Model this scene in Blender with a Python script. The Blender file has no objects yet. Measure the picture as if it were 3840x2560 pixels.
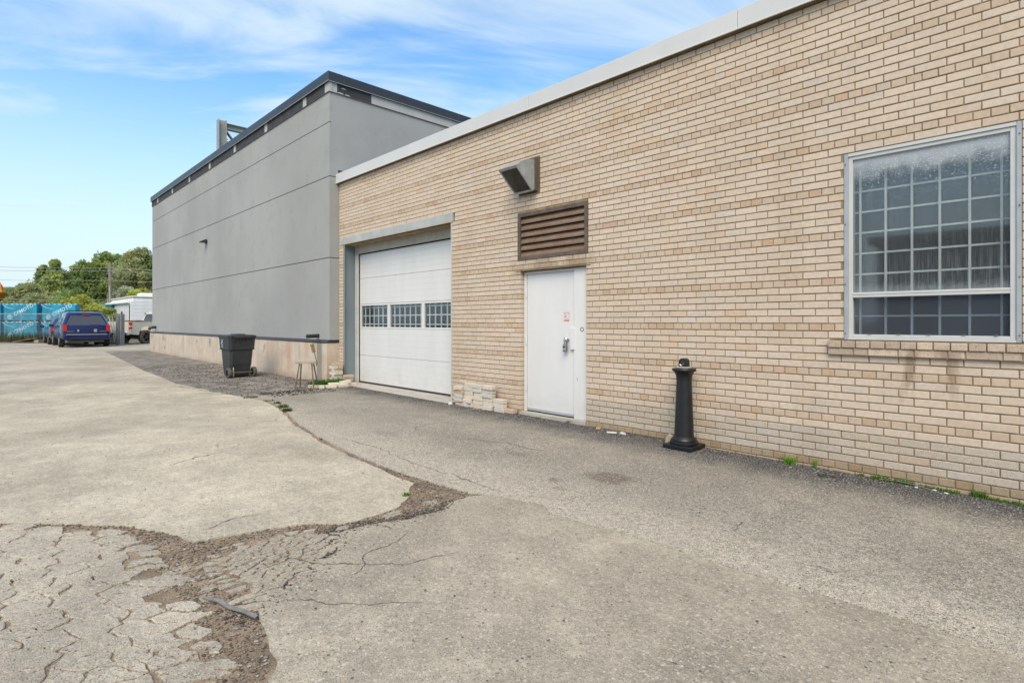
import bpy, bmesh, math, random
from mathutils import Vector, Matrix, noise as mnoise
R = math.radians
sc = bpy.context.scene
COL = sc.collection
rnd = random.Random(7)

# ------------------------------------------------------------------ camera, sky, sun, exposure
cam_d = bpy.data.cameras.new('camera'); cam = bpy.data.objects.new('camera', cam_d); COL.objects.link(cam)
cam.location = (0, -5.77, 1.40); cam.rotation_euler = (R(90), 0, R(46.0))
cam_d.sensor_width = 36; cam_d.lens = 36*2085/3840; cam_d.shift_y = -71/3840
cam_d.clip_start = .05; cam_d.clip_end = 6000
sc.camera = cam
SUN_EL, SUN_AZ = 47, 36      # degrees; azimuth measured from -y (behind the camera) towards +x
sdir = Vector((math.sin(R(SUN_AZ))*math.cos(R(SUN_EL)), -math.cos(R(SUN_AZ))*math.cos(R(SUN_EL)), math.sin(R(SUN_EL))))
world = bpy.data.worlds.new('World'); sc.world = world; world.use_nodes = True
def build_world():
    nt = world.node_tree; nt.nodes.clear(); nd, lk = nt.nodes.new, nt.links.new
    out = nd('ShaderNodeOutputWorld'); bg = nd('ShaderNodeBackground'); lk(bg.outputs[0], out.inputs[0])
    bg.inputs['Strength'].default_value = .13
    sky = nd('ShaderNodeTexSky'); sky.sky_type = 'NISHITA'; sky.sun_disc = False
    sky.sun_elevation = R(SUN_EL); sky.sun_rotation = math.atan2(sdir.x, sdir.y)
    sky.air_density = 1.3; sky.dust_density = .4; sky.ozone_density = 1.4
    tc = nd('ShaderNodeTexCoord'); sep = nd('ShaderNodeSeparateXYZ'); lk(tc.outputs['Generated'], sep.inputs[0])
    # project the view direction onto a cloud plane so that clouds stretch towards the horizon
    mx = nd('ShaderNodeMath'); mx.operation = 'ADD'; lk(sep.outputs[2], mx.inputs[0]); mx.inputs[1].default_value = .22
    dv = nd('ShaderNodeVectorMath'); dv.operation = 'SCALE'
    iv = nd('ShaderNodeMath'); iv.operation = 'DIVIDE'; iv.inputs[0].default_value = 1; lk(mx.outputs[0], iv.inputs[1])
    lk(tc.outputs['Generated'], dv.inputs[0]); lk(iv.outputs[0], dv.inputs['Scale'])
    mr = nd('ShaderNodeMapping'); lk(dv.outputs[0], mr.inputs[0]); mr.inputs['Rotation'].default_value = (0, 0, R(-52))
    mp = nd('ShaderNodeMapping'); lk(mr.outputs[0], mp.inputs[0])
    mp.inputs['Scale'].default_value = (.75, 1.9, 0); mp.inputs['Location'].default_value = (5.7, -1.2, 0)
    n1 = nd('ShaderNodeTexNoise'); n1.inputs['Scale'].default_value = 1.55; n1.inputs['Detail'].default_value = 9; n1.inputs['Roughness'].default_value = .56; n1.inputs['Distortion'].default_value = .55
    lk(mp.outputs[0], n1.inputs[0])
    cr = nd('ShaderNodeMapRange'); cr.interpolation_type = 'SMOOTHSTEP'; lk(n1.outputs[0], cr.inputs[0])
    cr.inputs[1].default_value = .40; cr.inputs[2].default_value = .68; cr.inputs[3].default_value = .05; cr.inputs[4].default_value = .92
    hz = nd('ShaderNodeMapRange'); hz.interpolation_type = 'SMOOTHSTEP'; lk(sep.outputs[2], hz.inputs[0])
    hz.inputs[1].default_value = .45; hz.inputs[2].default_value = 0.0; hz.inputs[3].default_value = 0; hz.inputs[4].default_value = .97
    mxx = nd('ShaderNodeMath'); mxx.operation = 'MAXIMUM'; lk(cr.outputs[0], mxx.inputs[0]); lk(hz.outputs[0], mxx.inputs[1])
    mix = nd('ShaderNodeMix'); mix.data_type = 'RGBA'; lk(mxx.outputs[0], mix.inputs[0]); hs = nd('ShaderNodeHueSaturation'); hs.inputs['Saturation'].default_value = 1.28; hs.inputs['Value'].default_value = 1.3; lk(sky.outputs[0], hs.inputs['Color']); tn = nd('ShaderNodeMix'); tn.data_type = 'RGBA'; tn.blend_type = 'MULTIPLY'; tn.inputs[0].default_value = 1; lk(hs.outputs[0], tn.inputs[6]); tn.inputs[7].default_value = (.92, 1.02, 1.1, 1); lk(tn.outputs[2], mix.inputs[6])
    mix.inputs[7].default_value = (4.25, 5.15, 5.8, 1)
    lk(mix.outputs[2], bg.inputs[0])
build_world()
sun_d = bpy.data.lights.new('sun', 'SUN'); sun_d.energy = 3.0; sun_d.angle = R(42); sun_d.color = (1, .855, .65)
sun = bpy.data.objects.new('sun', sun_d); COL.objects.link(sun)
sun.rotation_euler = sdir.to_track_quat('Z', 'Y').to_euler(); sun.location = (0, -20, 30)
vs = sc.view_settings; vs.view_transform = 'Standard'; vs.look = 'None'; vs.gamma = 1; vs.use_curve_mapping = False; vs.exposure = .41

# ------------------------------------------------------------------ helpers
GX = [-2000, -90, -60, -35, -28, -11.5, -5, 0, 30, 2000]; GZ = [.3, .3, .26, .2, .15, .085, .05, 0, -.15, -.15]
def G(x):
    for i in range(len(GX)-1):
        if x <= GX[i+1]:
            t = (x-GX[i])/(GX[i+1]-GX[i]); return GZ[i]+t*(GZ[i+1]-GZ[i])
    return GZ[-1]
def tag(o, label=None, cat=None, group=None, kind=None):
    if label: o['label'] = label
    if cat: o['category'] = cat
    if group: o['group'] = group
    if kind: o['kind'] = kind
    return o
def empty(name, loc=(0, 0, 0), rz=0, label=None, cat=None, group=None):
    o = bpy.data.objects.new(name, None); COL.objects.link(o); o.location = loc; o.rotation_euler = (0, 0, rz)
    o.empty_display_size = .1
    return tag(o, label, cat, group)
class MB:
    def __init__(s): s.v = []; s.f = []; s.c = []; s.cur = None; s.m = []; s.mi = 0
    def vert(s, p):
        s.v.append(tuple(p)); s.c.append(s.cur); return len(s.v)-1
    def face(s, pts):
        s.f.append([s.vert(p) for p in pts]); s.m.append(s.mi)
    def grid(s, idx): s.f.append(idx); s.m.append(s.mi)
    def box(s, x0, x1, y0, y1, z0, z1, ch=0):
        if ch <= 0:
            P = [s.vert((x, y, z)) for z in (z0, z1) for y in (y0, y1) for x in (x0, x1)]
            for q in ((0, 2, 3, 1), (4, 5, 7, 6), (0, 1, 5, 4), (2, 6, 7, 3), (0, 4, 6, 2), (1, 3, 7, 5)): s.grid([P[i] for i in q])
            return s
        lo, hi = (x0, y0, z0), (x1, y1, z1); V = {}
        for cx in (0, 1):
            for cy in (0, 1):
                for cz in (0, 1):
                    c = (cx, cy, cz)
                    for a in range(3):
                        p = [(hi if c[k] else lo)[k] + (0 if k == a else (-ch if c[k] else ch)) for k in range(3)]
                        V[(c, a)] = s.vert(p)
        for a in range(3):
            b, d = (a+1) % 3, (a+2) % 3
            for sd in (0, 1):
                q = []
                for (i, j) in ((0, 0), (1, 0), (1, 1), (0, 1)):
                    c = [0, 0, 0]; c[a] = sd; c[b] = i; c[d] = j; q.append(V[(tuple(c), a)])
                s.grid(q if sd else q[::-1])
            for i in (0, 1):
                for j in (0, 1):
                    c0 = [0, 0, 0]; c0[b] = i; c0[d] = j; c1 = c0[:]; c1[a] = 1; c0, c1 = tuple(c0), tuple(c1)
                    q = [V[(c0, b)], V[(c1, b)], V[(c1, d)], V[(c0, d)]]
                    s.grid(q if (i+j) % 2 == 0 else q[::-1])
        for c in [(i, j, k) for i in (0, 1) for j in (0, 1) for k in (0, 1)]:
            q = [V[(c, 0)], V[(c, 1)], V[(c, 2)]]; s.grid(q if sum(c) % 2 else q[::-1])
        return s
    def tube(s, path, r, n=6, caps=True):
        path = [Vector(p) for p in path]; rings = []; rr = r if isinstance(r, (list, tuple)) else [r]*len(path)
        up = None
        for i, p in enumerate(path):
            d = (path[min(i+1, len(path)-1)]-path[max(i-1, 0)]).normalized()
            if up is None: up = Vector((0, 0, 1)) if abs(d.z) < .9 else Vector((1, 0, 0))
            a = d.cross(up).normalized(); b = a.cross(d).normalized(); up = b
            rings.append([s.vert(p+(a*math.cos(2*math.pi*k/n)+b*math.sin(2*math.pi*k/n))*rr[i]) for k in range(n)])
        for i in range(len(rings)-1):
            for k in range(n): s.grid([rings[i][k], rings[i][(k+1) % n], rings[i+1][(k+1) % n], rings[i+1][k]])
        if caps: s.grid(rings[0][::-1]); s.grid(rings[-1])
        return s
    def lathe(s, prof, n=20, c=(0, 0, 0), axis='z', caps=True):
        rings = []
        for r, h in prof:
            rg = []
            for k in range(n):
                a = 2*math.pi*k/n; x, y = r*math.cos(a), r*math.sin(a)
                p = (x, y, h) if axis == 'z' else ((x, h, y) if axis == 'y' else (h, x, y))
                rg.append(s.vert((p[0]+c[0], p[1]+c[1], p[2]+c[2])))
            rings.append(rg)
        for i in range(len(rings)-1):
            for k in range(n): s.grid([rings[i][k], rings[i][(k+1) % n], rings[i+1][(k+1) % n], rings[i+1][k]])
        if caps: s.grid(rings[0][::-1]); s.grid(rings[-1])
        return s
    def prism(s, poly, fn, t0, t1):
        a = [s.vert(fn(u, v, t0)) for u, v in poly]; b = [s.vert(fn(u, v, t1)) for u, v in poly]; n = len(poly)
        s.grid(a[::-1]); s.grid(b)
        for i in range(n): s.grid([a[i], a[(i+1) % n], b[(i+1) % n], b[i]])
        return s
    def rot(s, i0, M):
        for i in range(i0, len(s.v)): s.v[i] = tuple(M @ Vector(s.v[i]))
    def mesh(s, name):
        me = bpy.data.meshes.new(name); me.from_pydata(s.v, [], s.f)
        if any(c is not None for c in s.c):
            at = me.attributes.new('tone', 'FLOAT_COLOR', 'POINT')
            buf = []
            for c in s.c: buf += list(c) if c is not None else [1, 1, 1, 0]
            at.data.foreach_set('color', buf)
        return me
    def build(s, name, m, parent=None, smooth=False, fix=True, loc=None):
        me = s.mesh(name)
        if fix:
            bm = bmesh.new(); bm.from_mesh(me); bmesh.ops.recalc_face_normals(bm, faces=bm.faces); bm.to_mesh(me); bm.free()
        for x in (m if isinstance(m, (list, tuple)) else [m]): me.materials.append(x)
        if isinstance(m, (list, tuple)): me.polygons.foreach_set('material_index', s.m)
        if smooth:
            me.polygons.foreach_set('use_smooth', [True]*len(me.polygons))
            if smooth != 'all': me.set_sharp_from_angle(angle=R(38))
        me.update()
        o = bpy.data.objects.new(name, me); COL.objects.link(o)
        if parent: o.parent = parent
        if loc: o.location = loc
        return o
def box(name, m, parent, *a, ch=0):
    return MB().box(*a, ch=ch).build(name, m, parent)
def linked(name, me, parent, loc, rot=None):
    o = bpy.data.objects.new(name, me); COL.objects.link(o); o.parent = parent; o.location = loc
    if rot: o.rotation_euler = rot
    return o
def text_mesh(body, size, ext=.002, shear=0, space=1.0):
    cu = bpy.data.curves.new('lettering', 'FONT'); cu.body = body; cu.size = size; cu.extrude = ext; cu.shear = shear
    cu.align_x = 'CENTER'; cu.align_y = 'CENTER'; cu.space_character = space; cu.resolution_u = 2; cu.offset = size*.012
    o = bpy.data.objects.new('tmp', cu); COL.objects.link(o); bpy.context.view_layer.update()
    me = bpy.data.meshes.new_from_object(o.evaluated_get(bpy.context.evaluated_depsgraph_get()))
    bpy.data.objects.remove(o); bpy.data.curves.remove(cu)
    return me

# ------------------------------------------------------------------ materials
class NT:
    def __init__(s, name):
        s.m = bpy.data.materials.new(name); s.m.use_nodes = True; s.nt = s.m.node_tree
        s.b = s.nt.nodes['Principled BSDF']; s._pos = None
    def n(s, t, **k):
        x = s.nt.nodes.new('ShaderNode'+t)
        for a, v in k.items(): setattr(x, a, v)
        return x
    def link(s, a, b): s.nt.links.new(a, b)
    def pos(s, scale=(1, 1, 1), obj=False, rot=(0, 0, 0)):
        if obj: src = s.n('TexCoord').outputs['Object']
        else: src = s.n('NewGeometry').outputs['Position']
        mp = s.n('Mapping'); s.link(src, mp.inputs[0]); mp.inputs['Scale'].default_value = scale; mp.inputs['Rotation'].default_value = rot
        return mp.outputs[0]
    def noise(s, scale, detail=4, rough=.55, vec=None, dist=0):
        x = s.n('TexNoise'); x.inputs['Scale'].default_value = scale; x.inputs['Detail'].default_value = detail
        x.inputs['Roughness'].default_value = rough; x.inputs['Distortion'].default_value = dist
        s.link(vec if vec is not None else s.pos(), x.inputs[0]); return x.outputs[0]
    def vor(s, scale, feature='F1', vec=None, out='Distance', rnd=1, dim='3D'):
        x = s.n('TexVoronoi', feature=feature, voronoi_dimensions=dim); x.inputs['Scale'].default_value = scale; x.inputs['Randomness'].default_value = rnd
        s.link(vec if vec is not None else s.pos(), x.inputs[0]); return x.outputs[out]
    def rng(s, src, a, b, c=0., d=1., smooth=True):
        x = s.n('MapRange'); x.interpolation_type = 'SMOOTHSTEP' if smooth else 'LINEAR'; s.link(src, x.inputs[0])
        for i, v in enumerate((a, b, c, d)): x.inputs[i+1].default_value = v
        return x.outputs[0]
    def math(s, op, a, b=None):
        x = s.n('Math', operation=op)
        for i, v in enumerate((a, b)):
            if v is None: continue
            if isinstance(v, (int, float)): x.inputs[i].default_value = v
            else: s.link(v, x.inputs[i])
        return x.outputs[0]
    def mix(s, fac, a, b, mode='MIX'):
        x = s.n('Mix', data_type='RGBA', blend_type=mode)
        for i, v in ((0, fac), (6, a), (7, b)):
            if isinstance(v, (int, float)): x.inputs[i].default_value = v
            elif isinstance(v, (tuple, list)): x.inputs[i].default_value = tuple(v)+((1,) if len(v) == 3 else ())
            else: s.link(v, x.inputs[i])
        return x.outputs[2]
    def sep(s):
        x = s.n('SeparateXYZ'); s.link(s.n('NewGeometry').outputs['Position'], x.inputs[0]); return x.outputs
    def attr(s, name='tone'):
        return s.n('Attribute', attribute_name=name).outputs
    def bump(s, h, strength=.3, dist=.01):
        x = s.n('Bump'); x.inputs['Strength'].default_value = strength; x.inputs['Distance'].default_value = dist
        s.link(h, x.inputs['Height']); s.link(x.outputs[0], s.b.inputs['Normal'])
    def done(s, col=None, rough=None, metal=0, spec=None):
        b = s.b
        if col is not None:
            if isinstance(col, (tuple, list)): b.inputs['Base Color'].default_value = tuple(col)+(1,)
            else: s.link(col, b.inputs['Base Color'])
        if rough is not None:
            if isinstance(rough, (int, float)): b.inputs['Roughness'].default_value = rough
            else: s.link(rough, b.inputs['Roughness'])
        b.inputs['Metallic'].default_value = metal
        if spec is not None: b.inputs['Specular IOR Level'].default_value = spec
        return s.m
def sc3(c, k): return tuple(min(1, x*k) for x in c)
def plain(name, col, rough=.6, metal=0, var=.12, scale=6, bump=0, spec=None, streak=False, obj=False):
    t = NT(name); v = t.pos((1, 1, .15) if streak else (1, 1, 1), obj=obj)
    n = t.noise(scale, 5, .6, v)
    c = t.mix(t.rng(n, .3, .72), sc3(col, 1-var), sc3(col, 1+var))
    if bump: t.bump(t.noise(scale*14, 3), bump, .004)
    return t.done(c, rough, metal, spec)

def m_brick():
    t = NT('brick'); a = t.attr(); col = a['Color']; sp = a['Alpha']
    n = t.noise(26, 5, .6); c = t.mix(t.rng(n, .3, .7), t.mix(1, col, (.93, .92, .91), 'MULTIPLY'), t.mix(1, col, (1.06, 1.06, 1.06), 'MULTIPLY'))
    big = t.noise(.9, 3); c = t.mix(t.rng(big, .35, .7), t.mix(1, c, (.96, .955, .95), 'MULTIPLY'), c)
    wx = t.noise(1.3, 5, .65, t.pos((1, 1, .18))); c = t.mix(t.rng(wx, .52, .72, 0, .55), c, t.mix(1, c, (.86, .84, .81), 'MULTIPLY'))
    spk = t.rng(t.noise(150, 2, .5), .57, .68)
    c = t.mix(t.math('MULTIPLY', spk, sp), c, t.mix(1, c, (.4, .36, .32), 'MULTIPLY'))
    # drip stains below the window sill and around the louver
    P = t.sep()
    st = t.noise(7, 4, .6, t.pos((1, 1, .16)))
    m1 = t.math('MULTIPLY', t.rng(P[0], -1.3, -1.1), t.rng(P[0], -.55, -.85))
    m2 = t.math('MULTIPLY', t.rng(P[2], .62, .9), t.rng(P[2], 1.25, 1.1))
    stain = t.math('MULTIPLY', t.math('MULTIPLY', m1, m2), t.rng(st, .5, .66))
    m3 = t.math('MULTIPLY', t.math('MULTIPLY', t.rng(P[0], -6.1, -5.85), t.rng(P[0], -4.3, -4.6)), t.math('MULTIPLY', t.rng(P[2], 2.0, 2.12), t.rng(P[2], 2.36, 2.3)))
    stain = t.math('MAXIMUM', stain, t.math('MULTIPLY', m3, t.rng(st, .38, .6, .15, .75)))
    c = t.mix(t.math('MULTIPLY', stain, .6), c, (.16, .10, .055))
    t.bump(t.noise(120, 4, .6), .35, .002)
    return t.done(c, .9, spec=.2)
def m_asphalt(name, base, speck_l, speck_d, aggr=90, wall=False, dust=None, cracks=0, patch=.25, bump=.5, lthr=.74, dthr=.36, grain=1.0):
    t = NT(name); P = t.sep()
    big = t.noise(.55, 4, .6); mid = t.noise(3.2, 5, .62)
    c = t.mix(t.rng(big, .3, .7), sc3(base, 1-patch), sc3(base, 1+patch*.6))
    c = t.mix(t.rng(mid, .35, .72), t.mix(1, c, (.86, .85, .84), 'MULTIPLY'), t.mix(1, c, (1.08, 1.07, 1.05), 'MULTIPLY'))
    if dust:  # (colour, y where it begins, y where it is full)
        f = t.math('ADD', P[1], t.math('MULTIPLY', t.math('SUBTRACT', mid, .5), 1.6))
        c = t.mix(t.rng(f, dust[1], dust[2]), c, dust[0])
    wallf = None
    if wall:
        for (sx, sy, ra, rb, k_) in ((-2.92, -1.76, .30, .17, .62), (-3.2, -2.15, .1, .07, .4), (-3.02, -2.3, .08, .05, .4), (-4.1, -1.75, .2, .08, .3), (-5.9, -2.2, .3, .12, .25)):
            ex = t.math('DIVIDE', t.math('SUBTRACT', P[0], sx), ra); ey = t.math('DIVIDE', t.math('SUBTRACT', P[1], sy), rb)
            dd = t.math('ADD', t.math('ADD', t.math('MULTIPLY', ex, ex), t.math('MULTIPLY', ey, ey)), t.math('MULTIPLY', t.math('SUBTRACT', mid, .5), 2.2))
            c = t.mix(t.math('MULTIPLY', t.rng(dd, 1.1, .2), k_), c, (.13, .09, .06))
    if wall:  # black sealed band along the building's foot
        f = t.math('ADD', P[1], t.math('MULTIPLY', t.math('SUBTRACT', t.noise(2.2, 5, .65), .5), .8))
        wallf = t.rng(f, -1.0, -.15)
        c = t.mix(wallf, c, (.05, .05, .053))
    gr = t.noise(aggr*.42, 6, .85); c = t.mix(t.rng(gr, .38, .62), t.mix(1, c, (1-.2*grain, 1-.2*grain, 1-.2*grain), 'MULTIPLY'), t.mix(1, c, (1+.12*grain, 1+.115*grain, 1+.11*grain), 'MULTIPLY'))
    fine = t.noise(aggr, 2, .6); fine2 = t.noise(aggr*2.3, 2, .6)
    c = t.mix(t.rng(fine, lthr-.16, lthr, 0, .85), c, speck_l)
    c = t.mix(t.rng(fine2, dthr+.12, dthr-.03, 0, .85), c, speck_d)
    ag = t.vor(aggr*.5, out='Distance'); pick = t.n('SeparateColor'); t.link(t.vor(aggr*.5, out='Color'), pick.inputs[0])
    f = t.math('MULTIPLY', t.rng(ag, .34, .2), t.rng(pick.outputs[0], .86, .9))
    c = t.mix(t.math('MULTIPLY', f, .45), c, sc3(speck_l, 1.1))
    f = t.math('MULTIPLY', t.rng(ag, .3, .2), t.rng(pick.outputs[1], .93, .95))
    c = t.mix(t.math('MULTIPLY', f, .8), c, speck_d)
    if cracks:
        wv = t.n('VectorMath', operation='ADD'); t.link(t.pos(), wv.inputs[0])
        nz = t.n('TexNoise'); nz.inputs['Scale'].default_value = 3; nz.inputs['Detail'].default_value = 4; t.link(t.pos(), nz.inputs[0])
        s2 = t.n('VectorMath', operation='SCALE'); t.link(nz.outputs['Color'], s2.inputs[0]); s2.inputs['Scale'].default_value = .35; t.link(s2.outputs[0], wv.inputs[1])
        e = t.vor(cracks, 'DISTANCE_TO_EDGE', wv.outputs[0], dim='2D')
        cr = t.math('MULTIPLY', t.rng(e, .0045, .001), t.rng(t.noise(.8, 4, .7), .55, .62))
        c = t.mix(t.math('MULTIPLY', cr, .8), c, (.05, .045, .04))
    t.bump(t.math('ADD', fine, t.math('MULTIPLY', ag, .7)), bump, .006)
    return t.done(c, .92, spec=.15)
def m_glass(name, tint=(.5, .55, .6), haze=.06, rough=.03, hazecol=(.55, .6, .62)):
    m = bpy.data.materials.new(name); m.use_nodes = True; nt = m.node_tree; nt.nodes.clear(); nd, lk = nt.nodes.new, nt.links.new
    out = nd('ShaderNodeOutputMaterial'); tr = nd('ShaderNodeBsdfTransparent'); tr.inputs[0].default_value = tint+(1,)
    gl = nd('ShaderNodeBsdfGlossy'); gl.inputs['Roughness'].default_value = rough; gl.inputs[0].default_value = (.9, .91, .92, 1)
    lw = nd('ShaderNodeLayerWeight'); lw.inputs[0].default_value = .5; pw = nd('ShaderNodeMath'); pw.operation = 'POWER'; lk(lw.outputs['Facing'], pw.inputs[0]); pw.inputs[1].default_value = 5
    fr = nd('ShaderNodeMath'); fr.operation = 'MULTIPLY_ADD'; lk(pw.outputs[0], fr.inputs[0]); fr.inputs[1].default_value = .95; fr.inputs[2].default_value = .05
    ms = nd('ShaderNodeMixShader'); lk(fr.outputs[0], ms.inputs[0]); lk(tr.outputs[0], ms.inputs[1]); lk(gl.outputs[0], ms.inputs[2])
    df = nd('ShaderNodeBsdfDiffuse'); df.inputs[0].default_value = hazecol+(1,)
    m2 = nd('ShaderNodeMixShader'); m2.inputs[0].default_value = haze; lk(ms.outputs[0], m2.inputs[1]); lk(df.outputs[0], m2.inputs[2])
    lk(m2.outputs[0], out.inputs[0]); return m, nt, m2
def m_stormglass():
    # old storm pane: water drops at the top, dried runs at the bottom
    m, nt, m2 = m_glass('storm_glass', (.80, .82, .82), .1, .04, (.60, .64, .65)); nd, lk = nt.nodes.new, nt.links.new
    g = nd('ShaderNodeNewGeometry'); sp = nd('ShaderNodeSeparateXYZ'); lk(g.outputs['Position'], sp.inputs[0])
    def rng(src, a, b, c, d):
        x = nd('ShaderNodeMapRange'); x.interpolation_type = 'SMOOTHSTEP'; lk(src, x.inputs[0])
        for i, v in enumerate((a, b, c, d)): x.inputs[i+1].default_value = v
        return x.outputs[0]
    def mt(op, a, b):
        x = nd('ShaderNodeMath'); x.operation = op
        for i, v in enumerate((a, b)):
            if isinstance(v, (int, float)): x.inputs[i].default_value = v
            else: lk(v, x.inputs[i])
        return x.outputs[0]
    def noise(sx, sz, scale, det=4):
        mp = nd('ShaderNodeMapping'); lk(g.outputs['Position'], mp.inputs[0]); mp.inputs['Scale'].default_value = (sx, 1, sz)
        n = nd('ShaderNodeTexNoise'); lk(mp.outputs[0], n.inputs[0]); n.inputs['Scale'].default_value = scale; n.inputs['Detail'].default_value = det; return n.outputs[0]
    drops = mt('MULTIPLY', rng(noise(.8, 1.3, 70, 2), .60, .68, 0, .5), rng(sp.outputs[2], 2.3, 2.8, 0, .8))
    runs = mt('MULTIPLY', rng(noise(1, .03, 150, 3), .42, .7, 0, .45), rng(sp.outputs[2], 2.1, 1.66, .06, .22))
    top = rng(mt('ADD', sp.outputs[2], mt('MULTIPLY', noise(1, 1, 9, 3), .18)), 2.76, 2.94, 0, .42)
    foot = rng(mt('ADD', sp.outputs[2], mt('MULTIPLY', noise(1, 1, 25, 3), -.09)), 1.72, 1.62, 0, .12)
    scr = mt('MULTIPLY', rng(noise(3, 1, 14, 6), .497, .5, 0, 1), rng(noise(3, 1, 14, 6), .503, .5, 0, .16))
    f = mt('ADD', mt('ADD', drops, runs), mt('ADD', mt('ADD', foot, scr), mt('ADD', top, .03)))
    x = nd('ShaderNodeMath'); x.operation = 'MINIMUM'; lk(f, x.inputs[0]); x.inputs[1].default_value = .8; lk(x.outputs[0], m2.inputs[0])
    return m
def m_concrete_wall():
    t = NT('board_marked_concrete'); P = t.sep()
    v = t.pos((16, 16, .5)); st = t.noise(1.5, 6, .75, v)
    c = t.mix(t.rng(t.noise(2.5, 5, .7), .3, .7), (.47, .39, .305), (.59, .505, .41)); c = t.mix(t.rng(st, .5, .3, 0, .45), c, (.36, .31, .24))
    rust = t.math('MULTIPLY', t.rng(t.noise(1.1, 3, .5, t.pos((3, 3, .4))), .5, .68), t.rng(st, .38, .6))
    c = t.mix(t.math('MULTIPLY', rust, .75), c, (.5, .28, .15))
    grey = t.rng(t.noise(1.6, 4, .6), .62, .66, 0, .8); c = t.mix(grey, c, (.27, .25, .22))
    damp = t.math('MULTIPLY', t.rng(t.math('ADD', P[2], t.math('MULTIPLY', t.noise(4, 3), .25)), .42, .18), .45); c = t.mix(damp, c, (.27, .2, .13))
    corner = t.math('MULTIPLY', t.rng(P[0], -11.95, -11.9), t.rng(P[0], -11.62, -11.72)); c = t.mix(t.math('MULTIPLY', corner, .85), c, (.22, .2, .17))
    t.bump(t.math('ADD', st, t.math('MULTIPLY', t.noise(40, 3), .3)), .4, .012)
    return t.done(c, .9, spec=.15)
def m_stucco():
    t = NT('grey_stucco')
    st = t.noise(1.6, 4, .6, t.pos((1, 1, .12))); big = t.noise(.35, 3)
    base = (.335, .336, .322)
    c = t.mix(t.rng(big, .3, .7), sc3(base, .92), sc3(base, 1.06)); c = t.mix(t.rng(t.noise(2.6, 6, .75), .5, .72, 0, .7), c, sc3(base, .86)); c = t.mix(t.rng(st, .35, .7), t.mix(1, c, (.965, .965, .96), 'MULTIPLY'), c)
    t.bump(t.noise(130, 3), .3, .003); return t.done(c, .93, spec=.12)
def m_leaf():
    t = NT('leaf'); a = t.attr()['Color']
    n = t.noise(1.5, 3); c = t.mix(t.rng(n, .3, .7), t.mix(1, a, (.75, .75, .75), 'MULTIPLY'), t.mix(1, a, (1.2, 1.2, 1.1), 'MULTIPLY'))
    t.link(c, t.b.inputs['Base Color']); t.b.inputs['Roughness'].default_value = .7; t.b.inputs['Specular IOR Level'].default_value = .15
    tr = t.n('BsdfTranslucent'); t.link(c, tr.inputs[0]); ms = t.n('MixShader'); ms.inputs[0].default_value = .48
    t.link(t.b.outputs[0], ms.inputs[1]); t.link(tr.outputs[0], ms.inputs[2]); t.link(ms.outputs[0], t.nt.nodes['Material Output'].inputs[0])
    return t.m
def m_louver():
    t = NT('rusty_louver'); n = t.noise(5, 5, .65, t.pos((1, 1, 2))); c = t.mix(t.rng(n, .35, .68), (.165, .09, .055), (.20, .145, .095))
    c = t.mix(t.rng(t.noise(22, 3), .6, .72, 0, .45), c, (.26, .2, .16)); return t.done(c, .75)
def m_rustpaint():
    t = NT('steel_lintel_paint'); n = t.noise(7, 5, .65, t.pos((1, 1, 1.6))); P = t.sep()
    c = t.mix(t.rng(t.noise(3, 4), .3, .7), (.33, .35, .35), (.42, .44, .43))
    e = t.math('MAXIMUM', t.rng(P[2], 3.13, 3.085), t.rng(P[2], 3.215, 3.235, 0, .6))
    c = t.mix(t.math('MULTIPLY', t.rng(n, .38, .6), e), c, (.42, .29, .1)); return t.done(c, .6)
M = {}
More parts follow.
